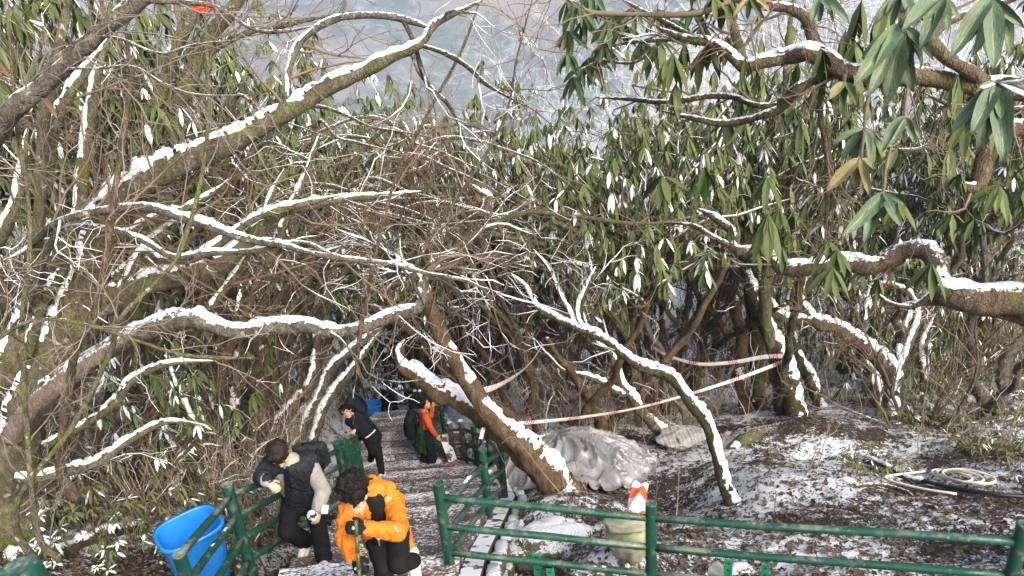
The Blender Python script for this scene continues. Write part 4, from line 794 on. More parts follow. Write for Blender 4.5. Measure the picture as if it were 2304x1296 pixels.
for tx, ty, dd in ((2203, 194, 2.55), (2304, 176, 2.5), (2330, 215, 2.5)): place_leaf(W(2243, 187, 2.6), W(tx, ty, dd), o_.e, 0, .24, True)
# hanging leaf curtain at the top, just right of the middle
cur = o_
for l_ in ([(1590, 90, 4.1, 6), (1520, 60, 4.2, 6), (1450, 25, 4.3, 5), (1380, -15, 4.4, 4)], [(1560, 85, 4.15, 5), (1460, 92, 4.3, 5), (1390, 100, 4.4, 4), (1330, 118, 4.4, 3)], [(1500, 80, 4.25, 5), (1430, 140, 4.3, 4), (1350, 140, 4.4, 4), (1290, 165, 4.4, 3)], [(1450, 25, 4.3, 4), (1360, 40, 4.4, 3.5), (1300, 8, 4.4, 2.5), (1270, 0, 4.4, 2)]): o_.limb(l_, snow=.1, track=False)
for cx, cy_, L in ((1278, 2, .18), (1300, 8, .19), (1315, 43, .19), (1345, 12, .18), (1378, 42, .20), (1335, 127, .19), (1291, 173, .19), (1310, 150, .16), (1448, 93, .21), (1470, 104, .19), (1400, 60, .18), (1360, 95, .17), (1278, 70, .17), (1425, 20, .18), (1480, 20, .19), (1515, 45, .17), (1330, -12, .18), (1560, 20, .16), (1275, 120, .15)):
    C = W(cx, cy_, 4.4+rng.uniform(-.15, .2)); L *= .9; k = int(rng.integers(7, 10))
    for j in range(k):
        ph = 2*math.pi*(j+rng.random()*.6)/k; dr = rng.uniform(.5, 1.2)
        D = unit(np.array([math.cos(ph)*math.cos(dr), math.sin(ph)*math.cos(dr), -math.sin(dr)])); place_leaf(C, C+D*L*rng.uniform(.8, 1.15), cur.e, 2 if rng.random() < .93 else 1, rng.uniform(.20, .27), snow=rng.random() < .07)

# ------------------------------------------------------------------ the forest on the slope
RH = [proto_rhodo(40+k, h, w, m) for k, (h, w, m) in enumerate(((5.8, 430, 'bark'), (6.4, 470, 'bark_warm'), (5.2, 400, 'bark_moss'), (6.8, 500, 'bark'), (5.5, 420, 'bark_grey'), (6.2, 460, 'bark_moss')))]
RN = [proto_rhodo(50+k, h, w, m, .58) for k, (h, w, m) in enumerate(((5.6, 330, 'bark_warm'), (6.2, 350, 'bark'), (5.9, 340, 'bark_grey')))]
BS = [proto_bare(60+k, h) for k, h in enumerate((3.6, 4.4, 3.0, 5.0))]
FT = [proto_bare(70+k, h, True, True, 700) for k, h in enumerate((9.5, 11., 8.5))]
def zone(P):
    px, py, d = proj(P+np.array([0, 0, .3]))
    if d > 27: return 'on the lower slope beyond the thicket'
    if px < 560: return 'in the thicket on the left behind the leaning tree'
    if px < 900: return 'in the thicket left of the lower landing'
    if px < 1330: return 'in the thicket straight above the plastic sheet'
    if px < 1720: return 'in the thicket behind the barrier tape'
    return 'in the thicket at the right behind the clearing'
_used = {}
def put_copy(protos, k, P, rz, sc, what, grp):
    lab = what+' '+zone(P); src = protos[k]
    if not _used.get(src.name): _used[src.name] = 1; src.location = tuple(P); src.rotation_euler = (0, 0, rz); src.scale = (sc,)*3; tag(src, lab, None, grp+' '+zone(P)); return src
    return copy_tree(src, P, rz, sc, lab, grp+' '+zone(P))
_fr = np.random.default_rng(21); n_rh = 0
y = 9.2
while y < 36:
    x = -y*.80-2.5+_fr.uniform(0, 1.5)
    while x < y*.80+3:
        X = x+_fr.uniform(-.7, .7); Y = y+_fr.uniform(-.8, .8); ok = True
        if Y < 22.5 and xl(Y)-1.5 < X < xr(Y)+1.3: ok = False
        if Y < 22 and -5.0 < X < -2 and Y < 12: ok = False
        if Y < 14.2 and -1.6 < X < 7.2: ok = False
        if Y < 10.5 and X > -1: ok = False
        if Y < 18 and -4.2-(Y-12)*.16 < X < -1.0-(Y-12)*.16 and Y > 22: ok = False
        px, py, d = proj(np.array([X, Y, float(G(X, Y))+4.5]))
        if not -380 < px < 2650: ok = False
        if ok and px > 1720 and d > 15.5 and _fr.random() < .6: ok = False
        if ok:
            P = np.array([X, Y, float(G(X, Y))-.05]); put_copy(RH, int(_fr.integers(len(RH))), P, _fr.uniform(0, 6.3), _fr.uniform(.85, 1.12), 'snow-dusted rhododendron with drooping leaves', 'rhododendrons'); n_rh += 1
        x += 2.5+y*.034
    y += 2.3+.04*y
for k, (px, py, d, sc) in enumerate(((600, 900, 13.5, .95), (500, 980, 10.2, .95), (160, 1020, 8.6, .95), (1330, 930, 13.0, 1.05), (1530, 935, 14.5, 1.1), (2240, 1000, 11.5, .9), (1740, 950, 16, 1.1), (1060, 860, 19, 1.15), (960, 840, 21, 1.1), (1180, 870, 14.5, 1.1), (1980, 950, 15, 1.05), (640, 940, 11.6, 1.0), (1215, 930, 12.2, 1.0), (690, 900, 17.5, 1.1), (1010, 850, 22.5, 1.2), (430, 1000, 9.6, .95), (1400, 930, 15.8, 1.1))):
    Q = W(px, py, d); put_copy(RN, k % 3, np.array([Q[0], Q[1], float(G(Q[0], Q[1]))-.05]), _fr.uniform(0, 6.3), sc, 'open-crowned leafy rhododendron', 'leafy rhododendrons')
for k, (px, d, sc) in enumerate(((700, 18, 1.0), (930, 25, 1.15), (1080, 23, 1.15), (1230, 16.5, .95), (1310, 18, 1.05), (1420, 17, 1.0), (1520, 18.5, 1.05), (1640, 17.5, .95), (1130, 19.5, 1.05), (1740, 19, 1.), (650, 15, .95), (430, 13, .95), (1850, 16.5, .85), (2230, 15, .9))):
    Q = W(px, 900, d); put_copy(RH, k % 6, np.array([Q[0], Q[1], float(G(Q[0], Q[1]))-.05]), _fr.uniform(0, 6.3), sc, 'snow-dusted rhododendron with drooping leaves', 'rhododendrons')
n_bs = 0
for px, py, sc in ((560, 1000, 1.3), (340, 1010, 1.3), (1262, 950, 1.15), (1130, 880, 1.4), (985, 858, .6), (900, 850, .6), (820, 856, .6), (1060, 862, .7), (1500, 920, 1.3), (2060, 960, 1.2)):
    P = hit(px, py); put_copy(BS, int(_fr.integers(4)), P, _fr.uniform(0, 6.3), sc, 'leafless brown twiggy shrub', 'bare shrubs'); n_bs += 1
for k in range(260):
    Y = _fr.uniform(7.5, 27); X = _fr.uniform(-Y*.75-1, Y*.75+1)
    if Y < 22.5 and xl(Y)-1.2 < X < xr(Y)+1.0: continue
    if Y < 12.5 and -1.5 < X < 6.4: continue
    if n_bs >= 42: break
    P = np.array([X, Y, float(G(X, Y))-.05]); put_copy(BS, int(_fr.integers(4)), P, _fr.uniform(0, 6.3), _fr.uniform(.8, 1.25), 'leafless brown twiggy shrub', 'bare shrubs'); n_bs += 1
for px, d, k, sc in ((1180, 32, 0, 1.2), (1280, 36, 1, 1.2), (760, 36, 1, 1.1), (1760, 20, 1, .82), (1900, 19, 0, .82), (2040, 18.5, 2, .9), (2160, 20, 1, .85), (2260, 19, 0, .8), (1700, 29, 1, 1.05), (1800, 26, 0, 1.05), (1900, 28, 2, 1.25), (2010, 25, 1, .95), (2110, 27, 0, 1.05), (2220, 26, 2, 1.1), (2290, 30, 1, 1.0), (1960, 34, 0, 1.25), (2120, 36, 1, 1.2), (1500, 33, 1, 1.2), (1600, 28, 2, 1.2)):
    Q = W(px, 700, d); P = np.array([Q[0], Q[1], float(G(Q[0], Q[1]))-.1]); put_copy(FT, k, P, _fr.uniform(0, 6.3), sc, 'tall frost-white bare tree', 'frosted trees')

# ------------------------------------------------------------------ undergrowth, fallen leaves, sticks
def sample_ground(n, y0, y1, pw=1.6, r=None, wide=.85):
    u = r.random(n); a = 1-pw; y = (y0**a+u*(y1**a-y0**a))**(1/a); x = r.uniform(-1, 1, n)*(y*wide+1.2); return x, y
def offpath(x, y, m=.25): return (x < xl(y)-m) | (x > xr(y)+m) | (y > 22)
_ur = np.random.default_rng(31)
x, y = sample_ground(9000, 5.2, 30, 1.3, _ur); dens = fbm(np.stack([x, y, x*0], -1), .5, 3)
clear = (x > -.6) & (x < 5.2+.0*y) & (y < 10.6)
k = (offpath(x, y, .45) | ((x < xl(y)-.15) & (y > 7.5))) & (((dens > .40) & ~clear) | ((dens > .72) & clear & (x > 2.6))); x, y = x[k], y[k]
z = G(x, y); hgt = _ur.uniform(.08, .75, len(x))*np.clip(.4+y*.07, .4, 1.5)*np.where((x > 3) & (y < 12.5), .4, 1); C = np.stack([x, y, z+hgt], -1); A = np.stack([_ur.normal(size=len(x))*.4, _ur.normal(size=len(x))*.4, np.ones(len(x))], -1)
lf, sn = whorls(C, A, _ur.uniform(.06, .13, len(x)), 7, (-.3, .9), .22, .20, _ur)
xb = np.concatenate([_ur.uniform(6.6, 12.5, 1200), _ur.uniform(-9, -3.9, 500), _ur.uniform(-8.5, 1.5, 1100)]); yb = np.concatenate([_ur.uniform(10.2, 16, 1200), _ur.uniform(7, 13, 500), _ur.uniform(20.2, 26, 1100)]); zb = G(xb, yb)     # taller bamboo-like clumps
Cb = np.stack([xb, yb, zb+_ur.uniform(.3, 2.0, len(xb))], -1); lb, sb = whorls(Cb, _ur.normal(size=(len(xb), 3))*.5+np.array([0, 0, .7]), _ur.uniform(.12, .19, len(xb)), 7, (.1, 1.1), .15, .22, _ur)
und = empty('undergrowth', (0, 12, -8)); tag(und, 'low tangled green and yellow undergrowth with snow on its leaves', kind='stuff')
mk('undergrowth_leaves', lf[0], lf[1], M['leaf_under'], und, attr=lf[2], smooth=False, kind='stuff'); mk('undergrowth_snow', sn[0], sn[1], M['snow'], und, kind='stuff')
S0 = np.stack([x+_ur.normal(size=len(x))*.1, y+_ur.normal(size=len(x))*.1, z-.05], -1); t = np.linspace(0, 1, 4)[None, :, None]
Pst = S0[:, None]*(1-t)+C[:, None]*t; Pst[:, 1:3] += _ur.normal(size=(len(x), 2, 3))*.03
mk('undergrowth_stems', *tubes(Pst, np.broadcast_to(np.linspace(.006, .003, 4), (len(x), 4)), 3), M['twig'], und, kind='stuff')
M['twig_tan'] = m_twig('dry_stem_tan', (.17, .13, .09), (.42, .34, .25), .0)
mk('bamboo_leaves', lb[0], lb[1], M['leaf_under'], und, attr=lb[2], smooth=False, kind='stuff'); mk('bamboo_snow', sb[0], sb[1], M['snow'], und, kind='stuff')
Pb = np.stack([np.stack([xb, yb, zb-.05], -1), Cb*.5+np.stack([xb, yb, zb], -1)*.5+_ur.normal(size=(len(xb), 3))*.05, Cb], 1); mk('bamboo_stems', *tubes(Pb, np.broadcast_to(np.array([.007, .005, .003]), (len(xb), 3)), 3), M['bark_olive'], und, kind='stuff')
# dry upright sticks and fine tangle near the ground
x, y = sample_ground(6400, 6, 30, 1.2, _ur); k = offpath(x, y, .5) & ~((x > -.6) & (x < 4.6) & (y < 10.2) & (_ur.random(6400) < .93)) & ~((x > 3.6) & (y < 12.5) & (_ur.random(6400) < .9)); x, y = x[k], y[k]; z = G(x, y)
pos = np.stack([x, y, z], -1); P1, R1 = grow(pos, np.broadcast_to([0, 0, 1.], pos.shape), np.full(len(x), .012), 4200, 1.2, n=6, spread=.45, up=.3, wig=.3, rmin=.003, r=_ur)
p2, t2, r2 = flat([(P1[:, 2:], R1[:, 2:])]); P2, R2 = grow(p2, t2, r2, 9000, .45, n=5, spread=.8, up=.1, wig=.5, rmin=.0025, r=_ur)
tg = empty('dry_stems', (0, 12, -8)); tag(tg, 'tangle of thin dry stems standing on the forest floor', kind='stuff')
mb = MB(); mb.put(*tubes(P1, R1, 4)); mb.put(*tubes(P2, R2, 3)); mb.build('stems', M['twig_tan'], tg, kind='stuff')
ms = MB(); ms.put(*snowcaps(P2, R2, .5, 1.4, 3, 1.2, 3.)); ms.build('stem_snow', M['snow'], tg, kind='stuff')
# fallen leaves
x, y = sample_ground(42000, 3.2, 24, 1.9, _ur); k = offpath(x, y, .12); x, y = x[k], y[k]; n = len(x)
e_ = .06; z = G(x, y); nx_ = -(G(x+e_, y)-G(x-e_, y))/(2*e_); ny_ = -(G(x, y+e_)-G(x, y-e_))/(2*e_); Nn = unit(np.stack([nx_, ny_, np.ones(n)], -1)+_ur.normal(size=(n, 3))*.42)
dd = _ur.normal(size=(n, 3)); D = unit(dd-(dd*Nn).sum(-1, keepdims=True)*Nn); S = np.cross(Nn, D); L = _ur.uniform(.03, .09, n)[:, None]; w_ = L*_ur.uniform(.16, .34, n)[:, None]
C = np.stack([x, y, z+.018], -1); cu = _ur.uniform(-.25, .45, n)[:, None]
V = np.stack([C-D*L*.5+Nn*L*cu*.5, C-S*w_+Nn*w_*.3, C, C+S*w_+Nn*w_*.3, C+D*L*.5+Nn*L*cu*.6], 1).reshape(-1, 3); o4 = np.arange(n)[:, None, None]*5
mk('fallen_leaves', V, (np.array([[0, 2, 1], [0, 3, 2], [1, 2, 4], [2, 3, 4]])[None]+o4).reshape(-1, 3), M['leaf_dry'], attr=np.repeat(_ur.random(n), 5), smooth=False, kind='stuff', label='brown fallen leaves scattered over the snowy ground')

# ------------------------------------------------------------------ things lying about
def stair_hit(px, py):
    d = CF+(px-1152)/FPX*CR-(py-648)/FPX*CU; t = np.linspace(3, 30, 5400); P = t[:, None]*d
    tz = np.full(len(t), -99.)
    for (y0, y1, z) in STEPS+[(_land[0], _land[1], LANDZ), (STEPS[-1][1], 21.4, FARZ)]: m = (P[:, 1] >= y0) & (P[:, 1] < y1); tz[m] = z
    k = int(np.argmax((P[:, 2] < tz) & (tz > -90))); return P[k]
def m_blue():
    t = NT('blue_plastic'); c = t.co(); n = t.noise(c, 5, 4); sc_ = t.noise(t.co((1, 1, 6)), 30, 3, .7)
    col = t.ramp(n, [(.3, (.010, .17, .56)), (.7, (.014, .215, .68))]); col = t.mix(t.math('MULTIPLY', t.step(sc_, .62, .68), .45), col, (.16, .34, .66)); col = t.mix(t.math('MULTIPLY', t.step(t.noise(c, 8, 5, .7), .58, .70), .45), col, (.06, .07, .07))
    t.bump(sc_, .08, .01); return t.out(col, t.ramp(n, [(.35, .32), (.65, .5)]), .45)
M['blue'] = m_blue()
def blue_bin(label, C, rz, s, tilt=(0, 0), group=None):
    """open-topped tapering bin; C: centre of the rim"""
    C = np.asarray(C, float); e = empty('waste_bin', C-np.array([0, 0, .62*s]), label, 'bin', group)
    R = np.array((Matrix.Rotation(rz, 3, 'Z') @ Matrix.Rotation(tilt[0], 3, 'X') @ Matrix.Rotation(tilt[1], 3, 'Y')))
    a = np.arange(48)*2*math.pi/48; p = 3.4
    sh = 1/(np.abs(np.cos(a))**p+np.abs(np.sin(a))**p)**(1/p); base = np.stack([np.cos(a)*sh*.235, np.sin(a)*sh*.20, a*0], -1)
    def ring(k, z, rib=0.): return base*k*(1+rib*(np.arange(48) % 2)[:, None])+np.array([0, 0, z])
    rings = [ring(.78, -.62), ring(.86, -.40), ring(.93, -.16), ring(.965, -.095, .012), ring(.975, -.04, .012), ring(.985, -.03), ring(1.045, -.028), ring(1.05, 0), ring(.985, .004), ring(.955, -.012), ring(.90, -.16), ring(.83, -.40), ring(.76, -.60), ring(.3, -.605)]
    V, F = loft(np.array(rings)); mk('body', V@R.T*s+C, F, M['blue'], e)
    rim = np.array([ring(1.035, -.030), ring(1.075, -.026), ring(1.075, -.002), ring(1.035, .006)]); V, F = loft(rim, True, False); mk('rim', V@R.T*s+C, F, M['blue'], e)
    return e
blue_bin('large bright blue plastic bin tied outside the left railing', W(424, 1186, 6.0), math.radians(38), 1.0, (0, 0), 'blue waste bins')
blue_bin('small blue plastic bin far down beside the lower landing', W(836, 909, 19.3), math.radians(20), .95, group='blue waste bins')

# plastic sheet over a heap
def m_plastic():
    t = NT('clear_plastic_sheet'); c = t.co(); n = t.noise(c, 2.2, 3); n2 = t.noise(t.co((1, 2, 1)), 5, 3, .5, 2.)
    t.bump(t.noise(t.co((1.6, .8, 1)), 6, 3, .5, 2.5), .5, .05)
    return t.out(t.ramp(n, [(.3, (.15, .15, .15)), (.7, (.30, .30, .31))]), .20, .6, Coat_Weight=.6, Coat_Roughness=.10)
M['plastic'] = m_plastic()
def drape(c, rx, ry, h, rz, seed, amp=.07, n=90, fs=3.2, lobes=(), power=1.7):
    s = np.linspace(-1, 1, n); Ux, Uy = np.meshgrid(s, s); rr = (np.abs(Ux)**2.6+np.abs(Uy)**2.6)**(1/2.6)
    k = np.where(rr > 1e-6, np.maximum(np.abs(Ux), np.abs(Uy))/np.maximum(rr, 1e-6), 1); X = Ux*k*rx; Y = Uy*k*ry; r = np.clip(np.hypot(Ux, Uy)*k, 0, 1.25)
    ang = np.arctan2(Uy, Ux); X2 = (X*math.cos(rz)-Y*math.sin(rz))*(1+.12*np.sin(3*ang+seed)); Y2 = (X*math.sin(rz)+Y*math.cos(rz))*(1+.10*np.sin(4*ang+seed*2))
    x = c[0]+X2; y = c[1]+Y2; P = np.stack([x, y, x*0+seed], -1)
    rid = 1-2*np.abs(fbm(P+.4*np.stack([vnoise(P, 2), vnoise(P+9, 2), x*0], -1), fs, 3)-.45)/.45; rid2 = 1-np.abs(2*vnoise(P*np.array([1.2, .6, 1])+4, fs*2.3)-1)
    q = np.stack([np.cos(ang)*2.6+.7*vnoise(P, 2.5), np.sin(ang)*2.6+.7*vnoise(P+7, 2.5), r*.7+seed], -1)
    fold = (1-np.abs(2*vnoise(q, 1.7)-1))**3+.7*(1-np.abs(2*vnoise(q*1.3+5, 3.1)-1))**4+.5*(1-np.abs(2*vnoise(P+3, 4.2)-1))**5
    z = G(x, y, False)+h*np.clip(1-r**power, 0, 1)+amp*fold*np.clip(.25+r, 0, 1)
    for (lx, ly, lr, lh) in lobes: z = z+lh*np.exp(-((x-lx)**2+(y-ly)**2)/lr**2)
    z = np.maximum(z, G(x, y)+.03); i = np.arange(n-1)[:, None]*n; j = np.arange(n-1)[None]
    return np.stack([x, y, z], -1).reshape(-1, 3), np.stack([i+j, i+j+1, i+n+j+1, i+n+j], -1).reshape(-1, 4)
_c = W(1262, 1000, 10.8); V, F = drape(_c, 1.34, 1.1, .66, -.25, 3.3, .12, 150, 2.6)
o = mk('plastic_sheet', V, F, M['plastic'], label='large crumpled grey translucent plastic sheet draped over a heap', cat='sheet'); o['category'] = 'sheet'
_c = W(1150, 978, 11.6); V, F = drape(_c, .45, .62, .62, .5, 8.1, .05, 50, 3.4); o = mk('plastic_sheet', V, F, M['plastic'], label='smaller peak of grey plastic sheeting left of the large sheet'); o['category'] = 'sheet'
M['sackgreen'] = m_plain('pale_green_canvas', (.30, .31, .21), .85, .25, 9, .2, .4, 30)
M['woven'] = m_plain('woven_white', (.55, .55, .55), .7, .25, 30, .3, .4, 60)
def lump(C, r, ax=None, seed=0., amp=.25, fs=2.4, nu=36, nv=24, fold=.0, flat_=0.):
    V, F = ellipsoid((0, 0, 0), (1, 1, 1), None, nu, nv); d = V.copy()
    k = 1+amp*(fbm(d+seed, fs, 4)-.47)*2
    if fold: k = k+fold*np.abs(np.sin(6*np.arctan2(d[:, 1], d[:, 0])+4*fbm(d+seed+5, 2.5, 2)))*np.clip(1-np.abs(d[:, 2]), 0, 1)
    V = d*k[:, None]*np.asarray(r); V[:, 2] = np.maximum(V[:, 2], -np.asarray(r)[2]*(1-flat_))
    if ax is not None: V = V@np.asarray(ax)
    return V+np.asarray(C), F
sk = empty('canvas_sack', hit(1412, 1252), 'slumped pale olive canvas sack with folds behind the middle railing post', 'sack')
_c = W(1415, 1212, 6.25); V, F = lump(_c, (.17, .15, .22), None, 3., .20, 2.6, 44, 30, .12); mk('body', V, F, M['sackgreen'], sk)
V, F = lump(W(1412, 1176, 6.2), (.19, .15, .055), frame((0, 1, -.3)), 7., .30, 3, 36, 18, .10); mk('flap', V, F, M['sackgreen'], sk)
# white bag with an orange band
def m_bag():
    t = NT('printed_bag'); v = t.attr(); col = t.ramp(v, [(0, (.78, .78, .78)), (.20, (.80, .09, .025)), (.50, (.80, .80, .80)), (.525, (.80, .09, .025)), (.55, (.82, .82, .82)), (.86, (.82, .82, .82)), (.90, (.80, .10, .03))], 'CONSTANT')
    t.bump(t.noise(t.co(), 25, 3), .3, .02); return t.out(col, .45, .4)
_tl, _tr, _bl, _br = W(1422, 1084, 7.05), W(1459, 1091, 7.05), W(1408, 1158, 6.6), W(1452, 1160, 6.6)
s = np.linspace(0, 1, 15); rings = []
for v in np.linspace(0, 1, 18):
    L0 = _tl*(1-v)+_bl*v; R0 = _tr*(1-v)+_br*v; nr = unit(np.cross(_tr-_tl, _bl-_tl)); nr = nr if nr@_tl < 0 else -nr
    top = [L0*(1-q)+R0*q+nr*(.05*math.sin(math.pi*q)*math.sin(math.pi*min(1, v*1.1+.03))**.5+.018*math.sin(q*9+v*7)+.01*math.sin(v*21)) for q in s]; bot = [L0*(1-q)+R0*q-nr*.03*math.sin(math.pi*q) for q in s[::-1][1:-1]]
    rings.append(top+bot)
V, F = loft(np.array(rings)); bg = mk('plastic_bag', V, F, m_bag(), attr=np.concatenate([np.repeat(np.linspace(0, 1, 18), len(rings[0])), [0, 1]]), label='flat white plastic bag with an orange-red band lying on the snowy bank'); bg['category'] = 'bag'
for lab, c, r, sd, col in (('crumpled grubby white woven sack heaped by the leaning brown trunk', W(1545, 985, 11.6), (.42, .26, .11), 2., (.30, .30, .29)), ('red and white striped woven sack rag left of the broken stump', W(1650, 1000, 11.2), (.30, .24, .09), 6., (.55, .32, .33)), ('crumpled white plastic rag right of the slender leaning tree', W(1795, 1092, 9.2), (.36, .26, .12), 9., (.76, .77, .80))):
    t = NT('woven_rag'); cc = t.co(); w = t.n('TexWave'); w.inputs['Scale'].default_value = 5; w.inputs['Distortion'].default_value = 3; t.l(cc, w.inputs[0])
    t.bump(t.noise(cc, 12, 4), .6, .04); mm = t.out(t.mix(t.step(w.outputs['Fac'], .6, .8), tuple(v*1.1 for v in col), tuple(v*.8 for v in col)), .7)
    V, F = lump(c, r, None, sd, .55, 2.2, 50, 30); o = mk('woven_sack' if sd < 8 else 'plastic_rag', V, F, mm, label=lab); o['category'] = 'sack' if sd < 8 else 'rag'
# barrier tape
def m_tape():
    t = NT('barrier_tape'); v = t.attr(); fr = t.math('FRACT', t.math('MULTIPLY', v, 1.)); on = t.math('LESS_THAN', fr, .24)
    st = t.math('LESS_THAN', t.math('FRACT', t.math('MULTIPLY', v, 21.)), .66); n = t.step(t.noise(t.co(), 55, 2), .40, .46)
    return t.out(t.mix(t.math('MULTIPLY', on, t.math('MULTIPLY', st, n)), (.80, .78, .78), (.72, .02, .10)), .4)
M['tape'] = m_tape()
def tape(label, pts, w=.07, dens=1.35, sag=True, name='barrier_tape'):
    p = np.array([W(*q) for q in pts]); c = crom(p, .05); n = len(c); T = unit(np.gradient(c, axis=0)); L = np.concatenate([[0], np.cumsum(np.linalg.norm(np.diff(c, axis=0), axis=1))])
    tw = .28*np.sin(L*.9+p[0, 0])+.25; up = np.array([0, 0, 1.])-T[:, 2:3]*T; up = unit(up); sd = np.cross(T, up); d = np.cos(tw)[:, None]*up+np.sin(tw)[:, None]*sd
    V = np.stack([c-d*w/2, c+sd*.004, c+d*w/2], 1).reshape(-1, 3); i = np.arange(n-1)[:, None]*3; j = np.arange(2)[None]
    o = mk(name, V, np.stack([i+j, i+j+1, i+4+j, i+3+j], -1).reshape(-1, 4), M['tape'], attr=np.repeat(L*dens, 3), label=label); o['category'] = 'tape'; return o
tape('long white barrier tape with red print stretched over the plastic sheet to the mossy trunk', [(1085, 968, 9.2), (1150, 955, 9.6), (1290, 941, 10.2), (1420, 921, 10.8), (1540, 890, 11.2), (1660, 852, 11.6), (1782, 806, 11.7)], .068)
tape('red and white barrier tape slanting up from the forked tree', [(1062, 886, 8.5), (1120, 868, 9.6), (1170, 838, 10.8), (1200, 808, 11.6), (1217, 782, 12.0)], .085, 5.)
tape('sagging white barrier tape behind the leaning trees at right', [(1470, 782, 12.4), (1510, 803, 12.4), (1575, 819, 12.3), (1650, 815, 12.1), (1720, 803, 11.9), (1775, 801, 11.7)], .075, 1.6)
tape('short pale piece of barrier tape tied to the upright trunk', [(1390, 805, 15.4), (1398, 795, 15.5), (1432, 774, 15.6)], .08, 2.4)
tape('loose strand of barrier tape hanging down at the stair railing', [(1106, 968, 8.9), (1112, 990, 8.9), (1124, 1020, 8.9), (1140, 1052, 8.85), (1146, 1072, 8.8)], .05, 2.)
tape('short red end of barrier tape hanging from the forked tree', [(1088, 962, 8.3), (1085, 975, 8.3), (1082, 988, 8.3)], .06, 8.)
M['redscrap'] = m_plain('red_scrap', (.55, .10, .12), .6, .6, 60)
for k, (px, py, lab) in enumerate(((1024, 1044, 'crumpled red and white tape scrap by the landing rail'), (1014, 1058, 'trailing red tape scrap on the landing edge'), (984, 1072, 'small red scrap lying in the middle of the landing'))):
    V, F = lump(stair_hit(px, py)+np.array([0, 0, .03]), (.045-.008*k, .045, .012), None, k*3., .6, 2.6, 16, 10); o = mk('tape_scrap', V, F, M['redscrap'], label=lab, smooth=False); o['category'] = 'scrap'
# rocks
def rock(px, py, r, lab, sd, up=.0):
    V, F = lump(hit(px, py)+np.array([0, 0, up]), r, None, sd, .42, 1.7, 40, 26); o = mk('rock', V, F, M['stone'], label=lab); o['category'] = 'rock'
rock(1245, 1232, (.42, .26, .24), 'mossy snow-spotted boulder behind the near railing', 2.2, .02)
rock(1165, 1215, (.16, .2, .2), 'small mossy stone left of the boulder at the stair edge', 4.4)
rock(1665, 1290, (.14, .1, .1), 'small mossy rock between the green brackets', 8.3)
# perforated green brackets
M['bracket'] = m_plain('bracket_green', (.015, .22, .11), .4, .15, 12, .5); M['hole'] = m_plain('dark_hole', (.01, .012, .01), .9, .1); M['galv'] = m_plain('galvanised', (.22, .23, .23), .6, .3, 15, .4)
for px, py, d, h, w, lab, mt in ((1205, 1246, 6.05, .55, .062, 'tall perforated green steel strip left of the middle railing post', 'bracket'), (1236, 1280, 6.0, .35, .055, 'short green steel angle beside the tall strip', 'bracket'), (1640, 1260, 5.75, .5, .060, 'green steel strip with a bolt hole right of the middle railing post', 'bracket'), (1723, 1271, 5.7, .4, .058, 'green steel angle with two holes furthest right', 'bracket'), (1612, 1268, 5.7, .4, .075, 'grey perforated round plate beside the green strip', 'galv')):
    T0 = W(px, py, d); e = empty('steel_bracket', T0-np.array([0, 0, h]), lab, 'bracket'); fr = frame((0.25, 1, .12))
    if mt == 'galv':
        a = np.arange(24)*2*math.pi/24; q = np.stack([np.cos(a), np.sin(a)], -1); rg = [T0-np.array([0, 0, .09])+fr[0]*w*.8*q[:, :1]+fr[2]*.11*q[:, 1:]+fr[1]*z_ for z_ in (0, .012)]; V, F = loft(np.array(rg)); mk('plate', V, F, M[mt], e, smooth=False)
    else:
        V, F = box(T0-fr[2]*h/2, (w, .008, h), fr); mk('plate', V, F, M[mt], e, smooth=False)
        V, F = box(T0-fr[2]*h/2+fr[0]*w*.46+fr[1]*.02, (.007, .04, h*.96), fr); mk('flange', V, F, M[mt], e, smooth=False)
    for q in range(3):
        a = np.arange(10)*2*math.pi/10; c = T0-fr[2]*(.035+.075*q)-fr[1]*.007; rg = [c+fr[0]*.009*np.cos(a)[:, None]+fr[2]*.009*np.sin(a)[:, None]+fr[1]*z_ for z_ in (0, .004)]; V, F = loft(np.array(rg)); mk('bolt_hole', V, F, M['hole'], e)
# hoses and fallen wood on the right
M['hosewhite'] = m_plain('cream_hose', (.74, .70, .58), .5, .10, 8); M['hoseblack'] = m_plain('black_hose', (.015, .016, .018), .5, .2)
def gpath(pp, off): return np.array([hit(*q)+np.array([0, 0, off]) for q in pp])
hc = empty('hose_coil', hit(2160, 1085), 'loose coil of thick cream hose on the ground at the right', 'hose')
for k in range(3):
    a = np.linspace(0, 2*math.pi, 30); cx, cy_ = 2140+18*k, 1078+6*k; pp = [(cx+(46+7*k)*math.cos(t), cy_+(11+2*k)*math.sin(t)+9*math.cos(t)) for t in a]; p = gpath(pp, .05+.03*k); p = (p+np.roll(p, 1, 0)+np.roll(p, -1, 0))/3; p[0] = p[-1]
    V, F = tubes(p, np.full((1, len(p)), .013), 8); mk('loop', V, F, M['hosewhite'], hc)
p = crom(gpath([(2080, 1068), (1990, 1082), (2060, 1105), (2150, 1120)], .05), .08); V, F = tubes(p, np.full((1, len(p)), .014), 8, True); mk('tail', V, F, M['hosewhite'], hc)
p = crom(gpath([(1900, 1052), (1960, 1062), (2050, 1082), (2130, 1104), (2230, 1120), (2330, 1128)], .05), .08); V, F = tubes(p, np.full((1, len(p)), .022), 8, True); o = mk('black_hose', V, F, M['hoseblack'], label='thin black hose trailing to the right past the cream coil'); o['category'] = 'hose'
